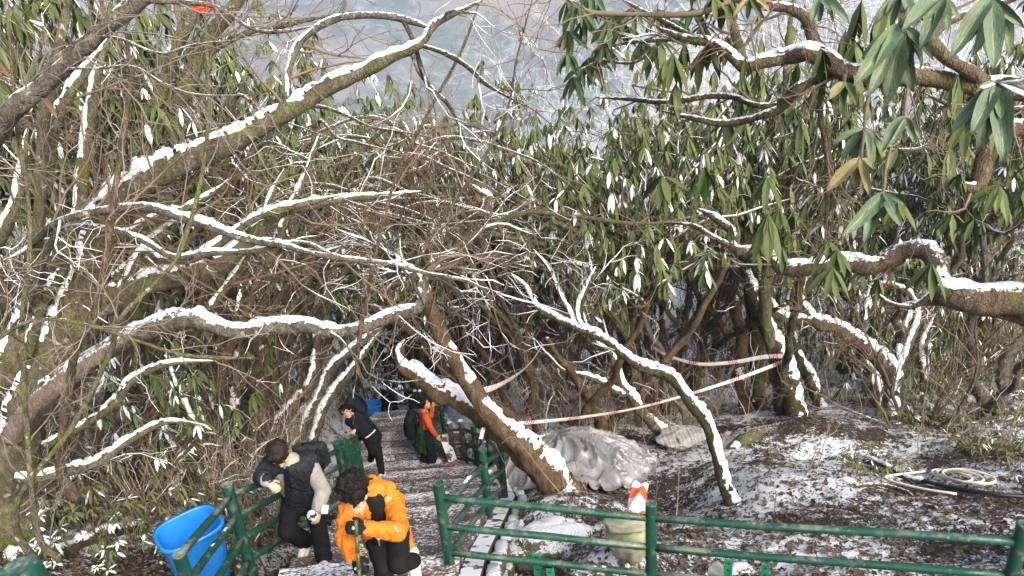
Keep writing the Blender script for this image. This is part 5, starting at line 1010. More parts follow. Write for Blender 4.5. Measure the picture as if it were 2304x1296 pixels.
for k, (pp, r_, lab, mt) in enumerate((([(1925, 1096), (1980, 1094), (2030, 1108), (2080, 1136), (2110, 1150)], .035, 'long fallen brown branch curving below the cream hose', 'bark_warm'), ([(1950, 1040), (1990, 1052), (2040, 1085), (2080, 1090)], .05, 'snowy fallen log end under the crooked trees at right', 'bark'), ([(1480, 870), (1520, 905), (1570, 930)], .05, 'dark fallen trunk lying behind the barrier tape', 'bark_moss'), ([(20, 1268), (138, 1254), (235, 1212), (330, 1196)], .09, 'mossy snow-covered log lying at the lower left', 'bark_moss'))):
    t = Tree('fallen_branch' if k < 3 else 'mossy_log', lab, 'branch' if k < 3 else 'log', hit(*pp[0]), mat=mt, seed=80+k); q = gpath(pp, r_*.6); t.limb(np.concatenate([q, np.linspace(r_, r_*.55, len(q))[:, None]], 1), 'stem', world=True, snow=.7 if k in (1, 3) else .3)
# small things hung on trees
V, F = ellipsoid(W(678, 893, 11.4), (.055, .02, .075)); o = mk('tree_tag', V, F, m_plain('tag_red', (.09, .018, .018), .5), label='dark red oval tag on the snowy leaning trunk'); o['category'] = 'tag'
V, F = lump(W(455, 18, 6.3), (.075, .05, .05), None, 4., .5, 2.4); o = mk('red_bag', V, F, m_plain('red_plastic', (.75, .055, .02), .35, .2), label='bright red plastic scrap caught between the twin trunks at the top'); o['category'] = 'scrap'
for (x0, y0), (x1, y1), d, wd_, sn_ in (((1060, 415), (1112, 438), 4.6, .5, True), ((1075, 412), (1080, 455), 4.6, .5, False), ((-6, 130), (18, 172), 3.4, .4, False), ((92, 220), (128, 256), 3.6, .35, False), ((65, 45), (100, 56), 3.8, .5, True)):
    l = place_leaf(W(x0, y0, d), W(x1, y1, d), c_tree.e, 1, wd_, sn_); l.data = l.data.copy(); l.data.materials[0] = M['leaf_dry']; l.name = 'withered_leaf'
# young leafy shrubs close to the camera at lower left
for k, (px, py, d, w_, n_l, lab) in enumerate(((350, 900, 6.9, 90, 34, 'young rhododendron with snow-tipped bright green leaves under the leaning limb'), (420, 985, 7.6, 70, 24, 'small leafy rhododendron sprig above the large blue bin'), (260, 870, 7.2, 60, 22, 'leafy rhododendron sapling left of the bright young one'))):
    t = Tree('young_rhododendron', lab, 'shrub', hit(px-60, 1090), mat='bark', seed=90+k); h0 = hit(px-60, 1090)
    t.limb([(px-60, 1090, h0@CF, 9), (px-40, 1010, d+.4, 8), (px-20, py+30, d+.1, 6), (px, py, d, 4)], 'trunk', snow=.5)
    for q in range(4): t.limb([(px-15-5*q, py+20+14*q, d+.1, 5), (px+w_*(q-1.4)*.35, py-5, d-.05, 4), (px+w_*(q-1.4)*.75, py-25+9*q, d-.1, 2.5)], snow=.4)
    t.twigs([(18, .25, dict(n=6, spread=.8, up=.15, wig=.5, rf=.6, rmin=.003)), (n_l, .15, dict(n=5, spread=.8, up=.2, wig=.4, rf=.7, rmin=.0025))], snow=.4); t.leaves(size=.115, snow=.38, k=8)
for k, (px, py, lab) in enumerate(((400, 1262, 'low snow-dusted shrub in front of the large blue bin'), (255, 1290, 'snowy evergreen seedling at the bottom edge left of the bin'), (120, 1285, 'leafy snow-capped plant near the lower left corner'), (330, 1225, 'thin-stemmed leafy plant beside the large blue bin'), (180, 1180, 'scraggly green plant beside the mossy log'))):
    h0 = hit(px, py); t = Tree('small_shrub', lab, 'shrub', h0, mat='bark', seed=110+k)
    for q in range(5):
        a_ = rng.uniform(0, 6.3); t.limb(np.array([[*h0, .006], [*(h0+np.array([.04*math.cos(a_), .04*math.sin(a_), .12])), .005], [*(h0+np.array([.12*math.cos(a_), .12*math.sin(a_), .28+.08*rng.random()])), .003]]), 'stem', world=True, snow=.2)
    t.twigs([(16, .16, dict(n=5, spread=.8, up=.2, wig=.4, rf=.6, rmin=.002))], snow=.3); t.leaves(size=.085, snow=.42, k=7, droop=(-.2, .8), mat='leaf')

# ------------------------------------------------------------------ people
def capsule(p0, p1, r0, r1, n=12):
    p0 = np.asarray(p0, float); p1 = np.asarray(p1, float); d = p1-p0; L = np.linalg.norm(d)
    if L < 1e-5: return ellipsoid(p0, (r0,)*3, None, n, 8)
    fr = frame(d, (.13, .21, .97) if abs(unit(d)[2]) < .9 else (0, 1, 0)); u, v, y = fr[0], fr[2], fr[1]
    a = np.arange(n)*2*math.pi/n; ring = np.cos(a)[:, None]*u+np.sin(a)[:, None]*v; R = []
    for t in (-.98, -.8, -.5, -.2): R.append(p0+y*t*r0+ring*r0*math.sqrt(1-t*t))
    R.append(p0+ring*r0); R.append(p1+ring*r1)
    for t in (.2, .5, .8, .98): R.append(p1+y*t*r1+ring*r1*math.sqrt(1-t*t))
    V, F = loft(np.array(R)); return V, F
def blob(name, prims, voxel, mat, parent, smooth=5, wr=0., wf=9., wst=(1, 1, 1), seed=0., **kw):
    mb = MB()
    for p in prims:
        if len(p) == 4: V, F = capsule(*p)
        elif len(p) == 3: V, F = ellipsoid(p[0], p[1], p[2], 14, 10)
        else: V, F = ellipsoid(p[0], p[1], None, 14, 10)
        # loft winding differs between makers: keep every piece facing outwards
        c = V.mean(0); f = F[0] if isinstance(F, list) else F; q = V[f]; nn = np.cross(q[:, 1]-q[:, 0], q[:, 2]-q[:, 0])
        if ((q.mean(1)-c)*nn).sum() < 0: F = [g_[:, ::-1] for g_ in F]
        mb.put(V, F)
    ob = bpy.data.objects.new('tmp', mb.mesh('tmp')); COL.objects.link(ob)
    m = ob.modifiers.new('r', 'REMESH'); m.mode = 'VOXEL'; m.voxel_size = voxel; m.use_smooth_shade = True
    s = ob.modifiers.new('s', 'SMOOTH'); s.iterations = smooth; s.factor = .5
    dg = bpy.context.evaluated_depsgraph_get(); me = bpy.data.meshes.new_from_object(ob.evaluated_get(dg)); me.name = name
    bpy.data.objects.remove(ob)
    if wr:
        n = len(me.vertices); co = np.empty(n*3, np.float32); me.vertices.foreach_get('co', co); co = co.reshape(-1, 3).astype(float)
        no = np.empty(n*3, np.float32); me.vertices.foreach_get('normal', no); no = no.reshape(-1, 3)
        q = co*np.array(wst)+seed; w = 1-np.abs(2*vnoise(q+.06*np.stack([vnoise(q, 12), vnoise(q+5, 12), vnoise(q+9, 12)], -1)*8, wf)-1)
        co = co+no*(wr*(w-.5)+wr*.8*(fbm(q+3, wf*.6, 2)-.4))[:, None]; me.vertices.foreach_set('co', co.astype(np.float32).ravel()); me.update()
    me.polygons.foreach_set('use_smooth', np.ones(len(me.polygons), bool)); me.materials.clear()
    return add(name, me, mat, parent, **kw)
def m_cloth(name, col, rough=.85, bump=.35, sc=160, var=.12): return m_plain(name, col, rough, var, 7, .08, bump, sc)
def m_shell(name, col, rough=.6, sp=.14):
    t = NT(name); c = t.co((1, 1, .75)); n = t.noise(c, 7, 3, .5, 1.6); fold = t.math('ABSOLUTE', t.math('SUBTRACT', n, .5)); n2 = t.math('ABSOLUTE', t.math('SUBTRACT', t.noise(t.co((1, .7, 1)), 15, 2, .5, 1.2), .5))
    t.bump(t.math('ADD', t.math('MULTIPLY', t.step(fold, 0., .14), 1.), t.math('MULTIPLY', t.step(n2, 0., .12), .45)), .42, .02)
    v = t.noise(t.co(), 3, 3); return t.out(t.ramp(v, [(.3, tuple(q*.88 for q in col)), (.7, tuple(q*1.1 for q in col))]), rough, sp)
M['skin'] = m_plain('skin', (.56, .34, .24), .5, .10, 14, .4); M['hair'] = m_plain('black_hair', (.010, .008, .007), .6, .3, 30, .12, .5, 90); M['hairb'] = m_plain('dark_brown_hair', (.018, .012, .010), .6, .3, 30, .15, .5, 90)
M['orange'] = m_shell('orange_shell', (.56, .165, .018)); M['black'] = m_cloth('black_cloth', (.012, .012, .014)); M['blackshell'] = m_shell('charcoal_shell', (.018, .020, .025), .62); M['greyfleece'] = m_cloth('grey_fleece', (.30, .29, .265), .95, .4, 220)
M['navy'] = m_cloth('navy_black', (.014, .016, .024)); M['rust'] = m_cloth('rust_knit', (.50, .095, .035), .9); M['dgreen'] = m_shell('green_jacket', (.014, .060, .018), .7); M['shoe'] = m_cloth('off_white_shoe', (.62, .59, .52), .6, .15, 60); M['dshoe'] = m_cloth('dark_shoe', (.03, .028, .026), .6); M['lip'] = m_plain('lips', (.42, .16, .13), .4); M['eye'] = m_plain('eye_dark', (.012, .009, .008), .2); M['wht'] = m_plain('white_trim', (.75, .76, .78), .5, .05); M['silver'] = m_plain('silver_trim', (.45, .47, .52), .35, .1)
def head_prims(c, fr, s):
    """skull, jaw, nose, ears and neck stub; fr rows: right, forward, up"""
    r, f, u = fr; P = lambda x, y, z: c+(r*x+f*y+u*z)*s
    return [(P(0, -.012, .025), np.array([.074, .093, .092])*s, fr), (P(0, .028, -.045), np.array([.058, .062, .072])*s, fr), (P(0, .052, -.085), np.array([.034, .034, .028])*s, fr),
            (P(0, .084, .018), P(0, .104, -.022), .010*s, .015*s), (P(-.014, .09, -.026), np.array([.012, .012, .010])*s, fr), (P(.014, .09, -.026), np.array([.012, .012, .010])*s, fr), (P(-.078, -.008, -.005), np.array([.010, .020, .032])*s, fr), (P(.078, -.008, -.005), np.array([.010, .020, .032])*s, fr),
            (P(-.036, .068, .042), P(.036, .068, .042), .018*s, .018*s), (P(-.045, .060, -.018), np.array([.022, .022, .02])*s, fr), (P(.045, .060, -.018), np.array([.022, .022, .02])*s, fr)]
def face(c, fr, s, par, lids=True):
    r, f, u = fr; P = lambda x, y, z: c+(r*x+f*y+u*z)*s
    for sx in (-1, 1):
        V, F = ellipsoid(P(.032*sx, .0835, .012), np.array([.0155, .006, .0065])*s, fr, 10, 6); mk('eye', V, F, M['eye'], par)
        V, F = capsule(P(.017*sx, .094, .036), P(.050*sx, .082, .038), .0048*s, .0035*s, 6); mk('eyebrow', V, F, M['hair'], par)
    V, F = ellipsoid(P(0, .089, -.056), np.array([.023, .008, .0075])*s, fr, 10, 6); mk('mouth', V, F, M['lip'], par)
def hand_prims(wr, d, nrm, s, curl=.35, thumb=1, grow_=0.):
    """palm, four fingers of different length and a thumb; d: direction of the hand, nrm: back of the hand, thumb side +-1"""
    d = unit(d); nrm = unit(nrm-(nrm@d)*d); x = np.cross(d, nrm)*thumb; g = grow_; pr = [(wr, wr+d*.03*s, .026*s+g, .028*s+g)]
    for q in (-.026, -.009, .009, .026): pr.append((wr+d*.025*s+x*q*s*.7, wr+d*.085*s+x*q*s, .014*s+g, .0125*s+g))
    for q, L in ((.030, .070), (.011, .080), (-.009, .074), (-.027, .058)):
        p = wr+d*.088*s+x*q*s; a = curl*.55
        for k, fl in enumerate((.42, .32, .26)):
            dd = unit(d*math.cos(a)-nrm*math.sin(a)+x*q*1.2*(1 if k == 0 else 0)); e = p+dd*L*fl*s; pr.append((p, e, (.0092-.0009*k)*s+g, (.0088-.0012*k)*s+g)); p = e; a += curl
    p = wr+d*.025*s+x*.026*s; dd = unit(d*.62+x*.72-nrm*.25*(1+curl)); e = p+dd*.04*s; pr.append((p, e, .0125*s+g, .0105*s+g)); pr.append((e, e+unit(d*.85+x*.25-nrm*.5*curl)*.032*s, .0105*s+g, .0085*s+g)); return pr
def limb_prims(a, b, c, r0, r1, r2, g=0.): return [(a, b, r0+g, r1+g), (b, c, r1+g, r2+g)]
def shoe(par, ank, toe_dir, s, mat='shoe', sole='wht'):
    """ankle point, horizontal toe direction"""
    f = unit(toe_dir); fr = frame(f, (0, 0, 1)); r, f, u = fr; b = ank-u*.075*s
    pr = [(b+f*(-.035)*s+u*.035*s, b+f*.10*s+u*.028*s, .040*s, .036*s), (b+f*.10*s+u*.026*s, b+f*.165*s+u*.02*s, .037*s, .028*s), (b+u*.05*s, ank+u*.01*s, .042*s, .040*s)]
    pr = [(a_, b_, c_*1.16, d_*1.16) for a_, b_, c_, d_ in pr]; o = blob('shoe', pr, .009, M[mat], par, 3)
    k = [(-.085, .030), (-.06, .042), (0, .042), (.07, .044), (.13, .044), (.175, .034), (.195, .015)]; ring = [(x, w) for x, w in k]+[(x, -w) for x, w in k[::-1]]
    R = [[b+f*x*s+r*w*s*1.12+u*z for x, w in ring] for z in (-.012*s, .012*s)]; V, F = loft(np.array(R)); mk('sole', V, F, M[sole], o, smooth=False); return o
def hair_cap(c, fr, s, mat, par, tufts=180, seed=0, length=.03, bangs=.0, long_=0., curly=False, voxel=.008):
    r, f, u = fr; P = lambda x, y, z: c+(r*x+f*y+u*z)*s; q = np.random.default_rng(seed)
    pr = [(P(0, -.022, .045), np.array([.088, .098, .086])*s, fr), (P(0, -.055, -.01), np.array([.076, .055, .07])*s, fr), (P(-.066, -.012, .03), np.array([.024, .05, .05])*s, fr), (P(.066, -.012, .03), np.array([.024, .05, .05])*s, fr)]
    if bangs: pr += [(P(x, .058-abs(x)*.35, .09), P(x*1.12, .086-abs(x)*.55, .09-bangs*(1-abs(x)*3)), .024*s, .013*s) for x in (-.06, -.04, -.02, 0, .02, .04, .06)]
    if long_: pr += [(P(x, -.05, .03), P(x*1.15, -.06, -long_), .040*s, .034*s) for x in (-.05, -.02, .02, .05)]+[(P(x, -.01, .02), P(x, -.02, -long_*.9), .022*s, .018*s) for x in (-.078, .078)]
    for k in range(tufts):
        d = unit(q.normal(size=3)*np.array([1, 1, 1])+np.array([0, -.25, .55])); d = d if d[2] > -.35 else d*np.array([1, 1, -.3]); b = P(0, -.022, .045)+(r*d[0]*.084+f*d[1]*.094+u*d[2]*.082)*s
        if curly: e = b+(r*d[0]+f*d[1]+u*d[2]+.7*q.normal(size=3))*.018*s; pr.append((b, e, .013*s, .010*s))
        else: t_ = unit(np.cross(d, q.normal(size=3))*.8+d*.5-np.array([0, 0, .35])); pr.append((b, b+(r*t_[0]+f*t_[1]+u*t_[2])*length*s, .011*s, .004*s))
    o = blob('hair', pr, voxel, mat, par, 2 if curly else 3, .004*s, 60); return o
def person(label, J, s, faceup, skinvox=.0075):
    """J: joints in world space; builds the continuous body and returns its root"""
    e = empty('person', J['anR']*.5+J['anL']*.5-np.array([0, 0, .08]), label, 'person')
    pr = head_prims(J['head'], J['hfr'], s)+[(J['head']-J['hfr'][1]*.025*s-J['hfr'][2]*.05*s, J['neck'], .052*s, .056*s)]
    ch = J['neck']*.62+J['pel']*.38
    pr += [(J['shR'], J['shL'], .055*s, .055*s), (J['neck']-np.array([0, 0, .02]), ch, .085*s, .115*s), (J['shR']*.7+J['neck']*.3, J['hipR']*.6+J['pel']*.4, .085*s, .085*s), (J['shL']*.7+J['neck']*.3, J['hipL']*.6+J['pel']*.4, .085*s, .085*s), (ch, J['pel'], .11*s, .12*s), (J['hipR'], J['hipL'], .09*s, .09*s)]
    for k in 'RL':
        pr += limb_prims(J['sh'+k], J['el'+k], J['wr'+k], .048*s, .038*s, .026*s)+limb_prims(J['hip'+k], J['kn'+k], J['an'+k], .078*s, .055*s, .038*s)+[(J['an'+k]-frame(J['toe'+k])[2]*.035*s, J['an'+k]-frame(J['toe'+k])[2]*.05*s+unit(J['toe'+k])*.12*s, .030*s, .022*s)]
        pr += hand_prims(J['wr'+k], J['hd'+k], J['hn'+k], s, J.get('curl'+k, .4), J.get('th'+k, 1 if k == 'L' else -1))
    blob('body', pr, skinvox, M['skin'], e, 3); return e
def torso_prims(J, s, g, hem=.0, wide=1.0, belly=.0):
    n, p = J['neck'], J['pel']; ax = unit(p-n); h = p+ax*hem; ch = n*.6+p*.4; pr = []
    side = unit(J['shL']-J['shR'])
    pr += [(J['shR'], J['shL'], (.058+g)*s, (.058+g)*s), (n, ch, (.078+g)*s, (.105+g)*s), (ch, h, (.105+g)*s, (.11+g)*s)]
    for q in (-1, 1): pr += [((J['shL'] if q > 0 else J['shR'])*.75+n*.25, h+side*.085*s*q*wide, (.068+g)*s, (.075+g)*s)]
    return pr
def sleeve(J, k, s, g, to=.96): w = J['el'+k]*(1-to)+J['wr'+k]*to; return [(J['sh'+k], J['el'+k], (.056+g)*s, (.046+g)*s), (J['el'+k], w, (.046+g)*s, (.036+g)*s)]
def legs(J, k, s, g, to=1.07, flare=0.): a = J['kn'+k]*(1-to)+J['an'+k]*to; return [(J['hip'+k], J['kn'+k], (.088+g)*s, (.062+g)*s), (J['kn'+k], a, (.060+g)*s, (.048+g+flare)*s)]
def joints(**k): return {a: (W(*b) if len(b) == 3 and isinstance(b, tuple) else np.asarray(b, float)) for a, b in k.items()}
def backpack(label, c, fr, sz, par_name='backpack', mat='blackshell', logo=False, blue=None):
    r, f, u = fr; e = empty('backpack', c-u*sz[2]*.5, label, 'backpack')
    def slab(a, b, cc, rad): return [(cc+r*x*a+u*z*b, cc+r*x*a-u*z*b*.98, rad, rad) for x in (-1, -.33, .33, 1) for z in (1,)]
    blob('main_pocket', slab(sz[0]*.36, sz[2]*.36, c, sz[1]*.42), .014, M[mat], e, 4, .010, 12)
    blob('front_pocket', slab(sz[0]*.28, sz[2]*.20, c-f*sz[1]*.36-u*sz[2]*.10, sz[1]*.24), .014, M[mat], e, 4, .008, 14)
    V, F = tubes(crom(np.array([c+u*sz[2]*.5+r*x*.05+u*(.04 if abs(x) < .7 else 0) for x in (-1, -.6, .6, 1)]), .02), np.full((1, 1), .008)*np.ones((1, len(crom(np.array([c+u*sz[2]*.5+r*x*.05+u*(.04 if abs(x) < .7 else 0) for x in (-1, -.6, .6, 1)]), .02)))), 6, True); mk('handle', V, F, M['black'], e)
    for q in (-1, 1):
        p = crom(np.array([c+u*sz[2]*.42+r*q*sz[0]*.3+f*.02, c+u*sz[2]*.46+r*q*sz[0]*.33+f*.08, c+u*sz[2]*.22+r*q*sz[0]*.36+f*.12, c-u*sz[2]*.22+r*q*sz[0]*.38+f*.10, c-u*sz[2]*.38+r*q*sz[0]*.38+f*.04]), .03); V, F = tubes(p, np.full((1, len(p)), .016), 6, True); mk('strap', V, F, M['black'], e)
    if logo:
        for a, b, w in ((.10, .33, .05), (-.12, .05, .035)): V, F = box(c-f*sz[1]*.44+r*a*sz[0]+u*b*sz[2], (w, .006, .014), fr); mk('logo', V, F, M['wht'], e, smooth=False)
    return e
X0 = np.array([1., 0, 0])
# --- man in the orange jacket, bent forward, climbing with a bamboo cane
s = .93; A0 = stair_hit(866, 1356)+np.array([0, 0, .08])
J = joints(pel=(868, 1192, 5.28), neck=(842, 1112, 4.98), head=(800, 1104, 4.86), shL=(886, 1128, 5.05), shR=(784, 1142, 4.94), elL=(896, 1196, 4.80), wrL=(823, 1190, 4.66), elR=(772, 1208, 4.86), wrR=(797, 1254, 4.74), hipR=(846, 1200, 5.24), hipL=(890, 1198, 5.26), knR=(864, 1276, 5.05), knL=(899, 1268, 4.98), anL=(928, 1262, 5.34))
J['anR'] = A0; J['toeR'] = np.array([.1, -1, 0.]); J['toeL'] = np.array([.05, -.55, -.8]); J['hfr'] = frame(np.array([.22, -.72, -.62]), (-.1, -.62, .78)); J['hdL'] = W(795, 1188, 4.62)-J['wrL']; J['hnL'] = np.array([0, -.7, .7]); J['hdR'] = W(806, 1276, 4.70)-J['wrR']; J['hnR'] = np.array([-.5, -.7, .5]); J['curlL'] = 1.0; J['curlR'] = 1.0
P_or = person('man in a bright orange jacket and black trousers bending over a bamboo cane', J, s, 0)
face(J['head'], J['hfr'], s, P_or); hair_cap(J['head'], J['hfr'], s, M['hair'], P_or, 330, 3, curly=True)
n_, p_ = J['neck'], J['pel']; ax = unit(p_-n_); sd = unit(J['shL']-J['shR']); fw = unit(np.cross(ax, sd)); fw = fw if fw[1] < 0 else -fw
jk = blob('jacket', torso_prims(J, s, .008, .17, 1.0)+sleeve(J, 'L', s, .012)+sleeve(J, 'R', s, .012)+[(p_+ax*.05+sd*.09, p_+ax*.20+sd*.10+fw*.02, .075, .06), (p_+ax*.05-sd*.08, p_+ax*.15-sd*.09+fw*.02, .07, .055)], .010, M['orange'], P_or, 3, .032, 7., (1, 1, .6), 2.)
blob('hood', [(n_+sd*.11*q-fw*.06*(1-abs(q))-ax*.015-fw*.02, n_+sd*.11*(q+.25)-fw*.06*(1-abs(q+.25))-ax*.015-fw*.02, .042, .042) for q in (-1, -.75, -.5, -.25, 0, .25, .5, .75)]+[(n_-fw*.07-ax*.03, n_-fw*.10+ax*.14, .055, .05), (n_+sd*.10+fw*.02-ax*.01, n_+sd*.075+fw*.09+ax*.12, .036, .022), (n_-sd*.10+fw*.02-ax*.01, n_-sd*.075+fw*.09+ax*.12, .030, .022)], .010, M['orange'], jk, 4, .012, 11.)
blob('shirt', [(n_+fw*.04-ax*.01, n_+fw*.095+ax*.27, .064, .066)], .010, M['black'], P_or, 3, .006, 14.)
def onto(px, py, d0, o):
    """first surface of object o along the view ray of a pixel (for trims sewn on it)"""
    loc = np.zeros(3); q = o
    while q is not None: loc = loc+np.array(q.location); q = q.parent
    d = unit(W(px, py, 1.)); ok, p, nn, i = o.ray_cast(Vector(-loc), Vector(d)); return (np.array(p)+loc, np.array(nn)) if ok else (W(px, py, d0), -d)
def trim(name, px, o, r, mat, par):
    p = np.array([q[0]+q[1]*r*.6 for q in (onto(x, y, 4.9, o) for x, y in px)]); p = crom(p, .02); V, F = tubes(p, np.full((1, len(p)), r), 6, True); return mk(name, V, F, M[mat], par)
bpy.context.view_layer.update()
trim('zip', [(852, 1212), (856, 1232), (866, 1246), (872, 1254)], jk, .006, 'silver', jk); trim('pocket_zip', [(886, 1184), (890, 1190), (894, 1197)], jk, .006, 'silver', jk); trim('reflective_hem', [(823, 1243), (831, 1237), (838, 1230)], jk, .005, 'silver', jk); trim('chest_zip', [(863, 1124), (864, 1118), (870, 1112)], jk, .003, 'black', jk)
M['logo'] = m_plain('dark_red_patch', (.12, .008, .006), .5); q = onto(883, 1231, 4.9, jk); fr_ = frame(q[1], (0, .3, 1)); a = np.arange(16)*2*math.pi/16
V, F = tubes(np.array([q[0]+q[1]*.004+(fr_[0]*math.cos(t)+fr_[2]*math.sin(t))*.013 for t in list(a)+[a[0]]]), np.full((1, 17), .005), 6); mk('emblem', V, F, M['logo'], jk)
blob('trousers', legs(J, 'R', s, .012)+legs(J, 'L', s, .012)+[(J['hipR'], J['hipL'], .105*s, .105*s), (p_-ax*.12, p_, .11*s, .12*s)], .012, M['black'], P_or, 4, .010, 9.)
shoe(P_or, J['anR'], J['toeR'], s); shoe(P_or, J['anL'], J['toeL'], s)
for k in 'LR':
    blob('glove', hand_prims(J['wr'+k], J['hd'+k], J['hn'+k], s, 1.0, 1 if k == 'L' else -1, .006), .0065, M['black'], P_or, 3)
    c_ = J['wr'+k]+unit(J['hd'+k])*.075+J['hn'+k]*.024; V, F = ellipsoid(c_, (.010, .012, .008)); mk('glove_tag', V, F, M['wht'], P_or)
_a, _b = W(800, 1170, 4.60), W(812, 1352, 4.66); cb = empty('bamboo_cane', _b, 'green bamboo walking cane held upright by the man in orange', 'cane'); M['bamboo'] = m_plain('bamboo', (.055, .075, .018), .4, .25, 20); M['node'] = m_plain('bamboo_node', (.10, .12, .04), .5)
for k in range(5):
    q0, q1 = _a+(_b-_a)*k/5, _a+(_b-_a)*(k+1)/5; V, F = tubes(np.stack([q0, q0*.5+q1*.5, q1]), np.array([[.0135, .0125, .0135]]), 10, True); mk('segment', V, F, M['bamboo'], cb)
    if k: V, F = ellipsoid(q0, (.0155, .0155, .006)); mk('node', V, F, M['node'], cb)
# --- man in grey fleece with a black jacket over his shoulders
s = .92; A0 = stair_hit(731, 1262)+np.array([0, 0, .08])
J = joints(pel=(680, 1108, 6.72), neck=(655, 1040, 6.36), head=(628, 1022, 6.20), shL=(694, 1042, 6.42), shR=(612, 1042, 6.36), elL=(727, 1104, 6.50), wrL=(716, 1143, 6.40), elR=(590, 1072, 6.22), wrR=(601, 1084, 6.12), hipL=(698, 1118, 6.72), hipR=(658, 1118, 6.74), knL=(716, 1184, 6.52), knR=(646, 1196, 6.46), anR=(683, 1214, 6.72))
J['anL'] = A0; J['toeL'] = np.array([.15, -1, 0.]); J['toeR'] = np.array([-.25, -.8, -.55]); J['hfr'] = frame(np.array([.18, -.70, -.68]), (-.05, -.66, .75)); J['hdL'] = W(712, 1170, 6.36)-J['wrL']; J['hnL'] = np.array([.5, -.8, .2]); J['hdR'] = W(612, 1092, 6.10)-J['wrR']; J['hnR'] = np.array([0, -.4, .9]); J['curlL'] = .55; J['curlR'] = .7
P_gr = person('man in grey fleece with a black jacket over his shoulders leaning on the left railing', J, s, 0)
face(J['head'], J['hfr'], s, P_gr); hair_cap(J['head'], J['hfr'], s, M['hairb'], P_gr, 240, 8, .035, bangs=.055)
n_, p_ = J['neck'], J['pel']; ax = unit(p_-n_); sd = unit(J['shL']-J['shR']); fw = unit(np.cross(ax, sd)); fw = fw if fw[1] < 0 else -fw
blob('fleece', torso_prims(J, s, .018, .10)+sleeve(J, 'L', s, .026)+sleeve(J, 'R', s, .018), .011, M['greyfleece'], P_gr, 4, .010, 9.)
blob('draped_jacket', [(J['shR']+fw*.02, J['elR'], .092, .080), (J['elR'], J['elR']*.1+J['wrR']*.9, .080, .055), (J['shR'], J['shL']*.85+n_*.15, .085, .088), (J['shL']*.8+n_*.2+fw*.03, p_+sd*.02+fw*.12+ax*.02, .085, .085), (n_*.7+J['shL']*.3+fw*.06, p_+sd*.10+fw*.10-ax*.02, .07, .075), (n_+fw*.06+sd*.01, p_+fw*.13-sd*.05+ax*.05, .06, .085), (p_+fw*.13-sd*.04, p_+fw*.13+sd*.10, .075, .07), (J['shL']-fw*.03, J['shL']-fw*.05+ax*.22, .09, .09)], .011, M['blackshell'], P_gr, 4, .020, 7., (1, 1, .5), 5.)
blob('trousers', legs(J, 'R', s, .020, flare=.016)+legs(J, 'L', s, .018, flare=.014)+[(J['hipR'], J['hipL'], .105*s, .105*s), (p_-ax*.12, p_, .10*s, .12*s)], .012, M['black'], P_gr, 4, .012, 8.)
shoe(P_gr, J['anL'], J['toeL'], s); shoe(P_gr, J['anR'], J['toeR'], s)
bfr = frame(fw, -ax); backpack('black backpack with small white marks on the back of the man in grey', n_-fw*.16+sd*.13+ax*.14, bfr, (.26, .13, .30), logo=True)
V, F = lump(W(703, 1160, 6.33), (.045, .035, .05), None, 3., .35, 2.6, 20, 14); t = NT('crumpled_wrapper'); t.out(t.ramp(t.noise(t.co(), 22, 3), [(.40, (.02, .02, .02)), (.46, (.68, .70, .74))]), .4); wp = mk('snack_wrapper', V, F, t.m, label='crumpled white and black wrapper in the hand of the man in grey', smooth=False); wp['category'] = 'wrapper'
V, F = box(W(731, 1146, 6.36), (.055, .012, .075), frame((.3, -1, .2), (.3, 0, 1))); o = mk('paper_card', V, F, M['wht'], label='small white printed card beside the hand of the man in grey', smooth=False); o['category'] = 'card'
# --- man in black leaning out over the left railing
s = .92; A0 = stair_hit(860, 1070)+np.array([0, 0, .08]); D = float(A0@CF); A1 = stair_hit(836, 1042)+np.array([0, 0, .08]); D1 = float(A1@CF)
J = joints(pel=(834, 978, D-.05), neck=(800, 938, D-.28), head=(779, 927, D-.42), shL=(818, 940, D-.10), shR=(788, 948, D-.42), elR=(803, 960, D-.66), wrR=(797, 970, D-.72), elL=(826, 966, D+.16), wrL=(812, 984, D+.18), hipR=(828, 984, D-.12), hipL=(841, 982, D), knL=(852, 1022, D-.05), knR=(838, 1014, D-.05))
J['anL'] = A0; J['anR'] = A1; J['toeL'] = np.array([-.2, -1, 0.]); J['toeR'] = np.array([-1, -.5, 0.]); J['hfr'] = frame(np.array([.12, -.93, .28]), (-.5, .25, .85)); J['hdR'] = W(790, 977, D-.75)-J['wrR']; J['hnR'] = np.array([0, -.5, .8]); J['hdL'] = np.array([-.5, 0, -1.]); J['hnL'] = np.array([0, -1., 0])
P_bk = person('man in a black hooded jacket leaning out over the left railing, face to the camera', J, s, 0, .010)
face(J['head'], J['hfr'], s, P_bk); hair_cap(J['head'], J['hfr'], s, M['hair'], P_bk, 160, 12, .028, bangs=.02, voxel=.010)
n_, p_ = J['neck'], J['pel']; ax = unit(p_-n_); sd = unit(J['shL']-J['shR']); fw = unit(np.cross(ax, sd)); fw = fw if fw[1] < 0 else -fw
tp = blob('jacket', torso_prims(J, s, .030, .08)+sleeve(J, 'L', s, .022)+sleeve(J, 'R', s, .022, .30), .013, M['navy'], P_bk, 4, .014, 8.)
blob('trousers', legs(J, 'R', s, .010)+legs(J, 'L', s, .010)+[(J['hipR'], J['hipL'], .105*s, .105*s), (p_-ax*.10, p_, .10*s, .12*s)], .013, M['black'], P_bk, 4, .010, 8.)
V, F = tubes(crom(np.array([W(x, y, D-.33) for x, y in ((822, 986), (831, 980), (839, 973), (844, 967))]), .03), np.full((1, 1), .012)*np.ones((1, len(crom(np.array([W(x, y, D-.33) for x, y in ((822, 986), (831, 980), (839, 973), (844, 967))]), .03)))), 6, True); mk('shirt_hem', V, F, M['wht'], P_bk)
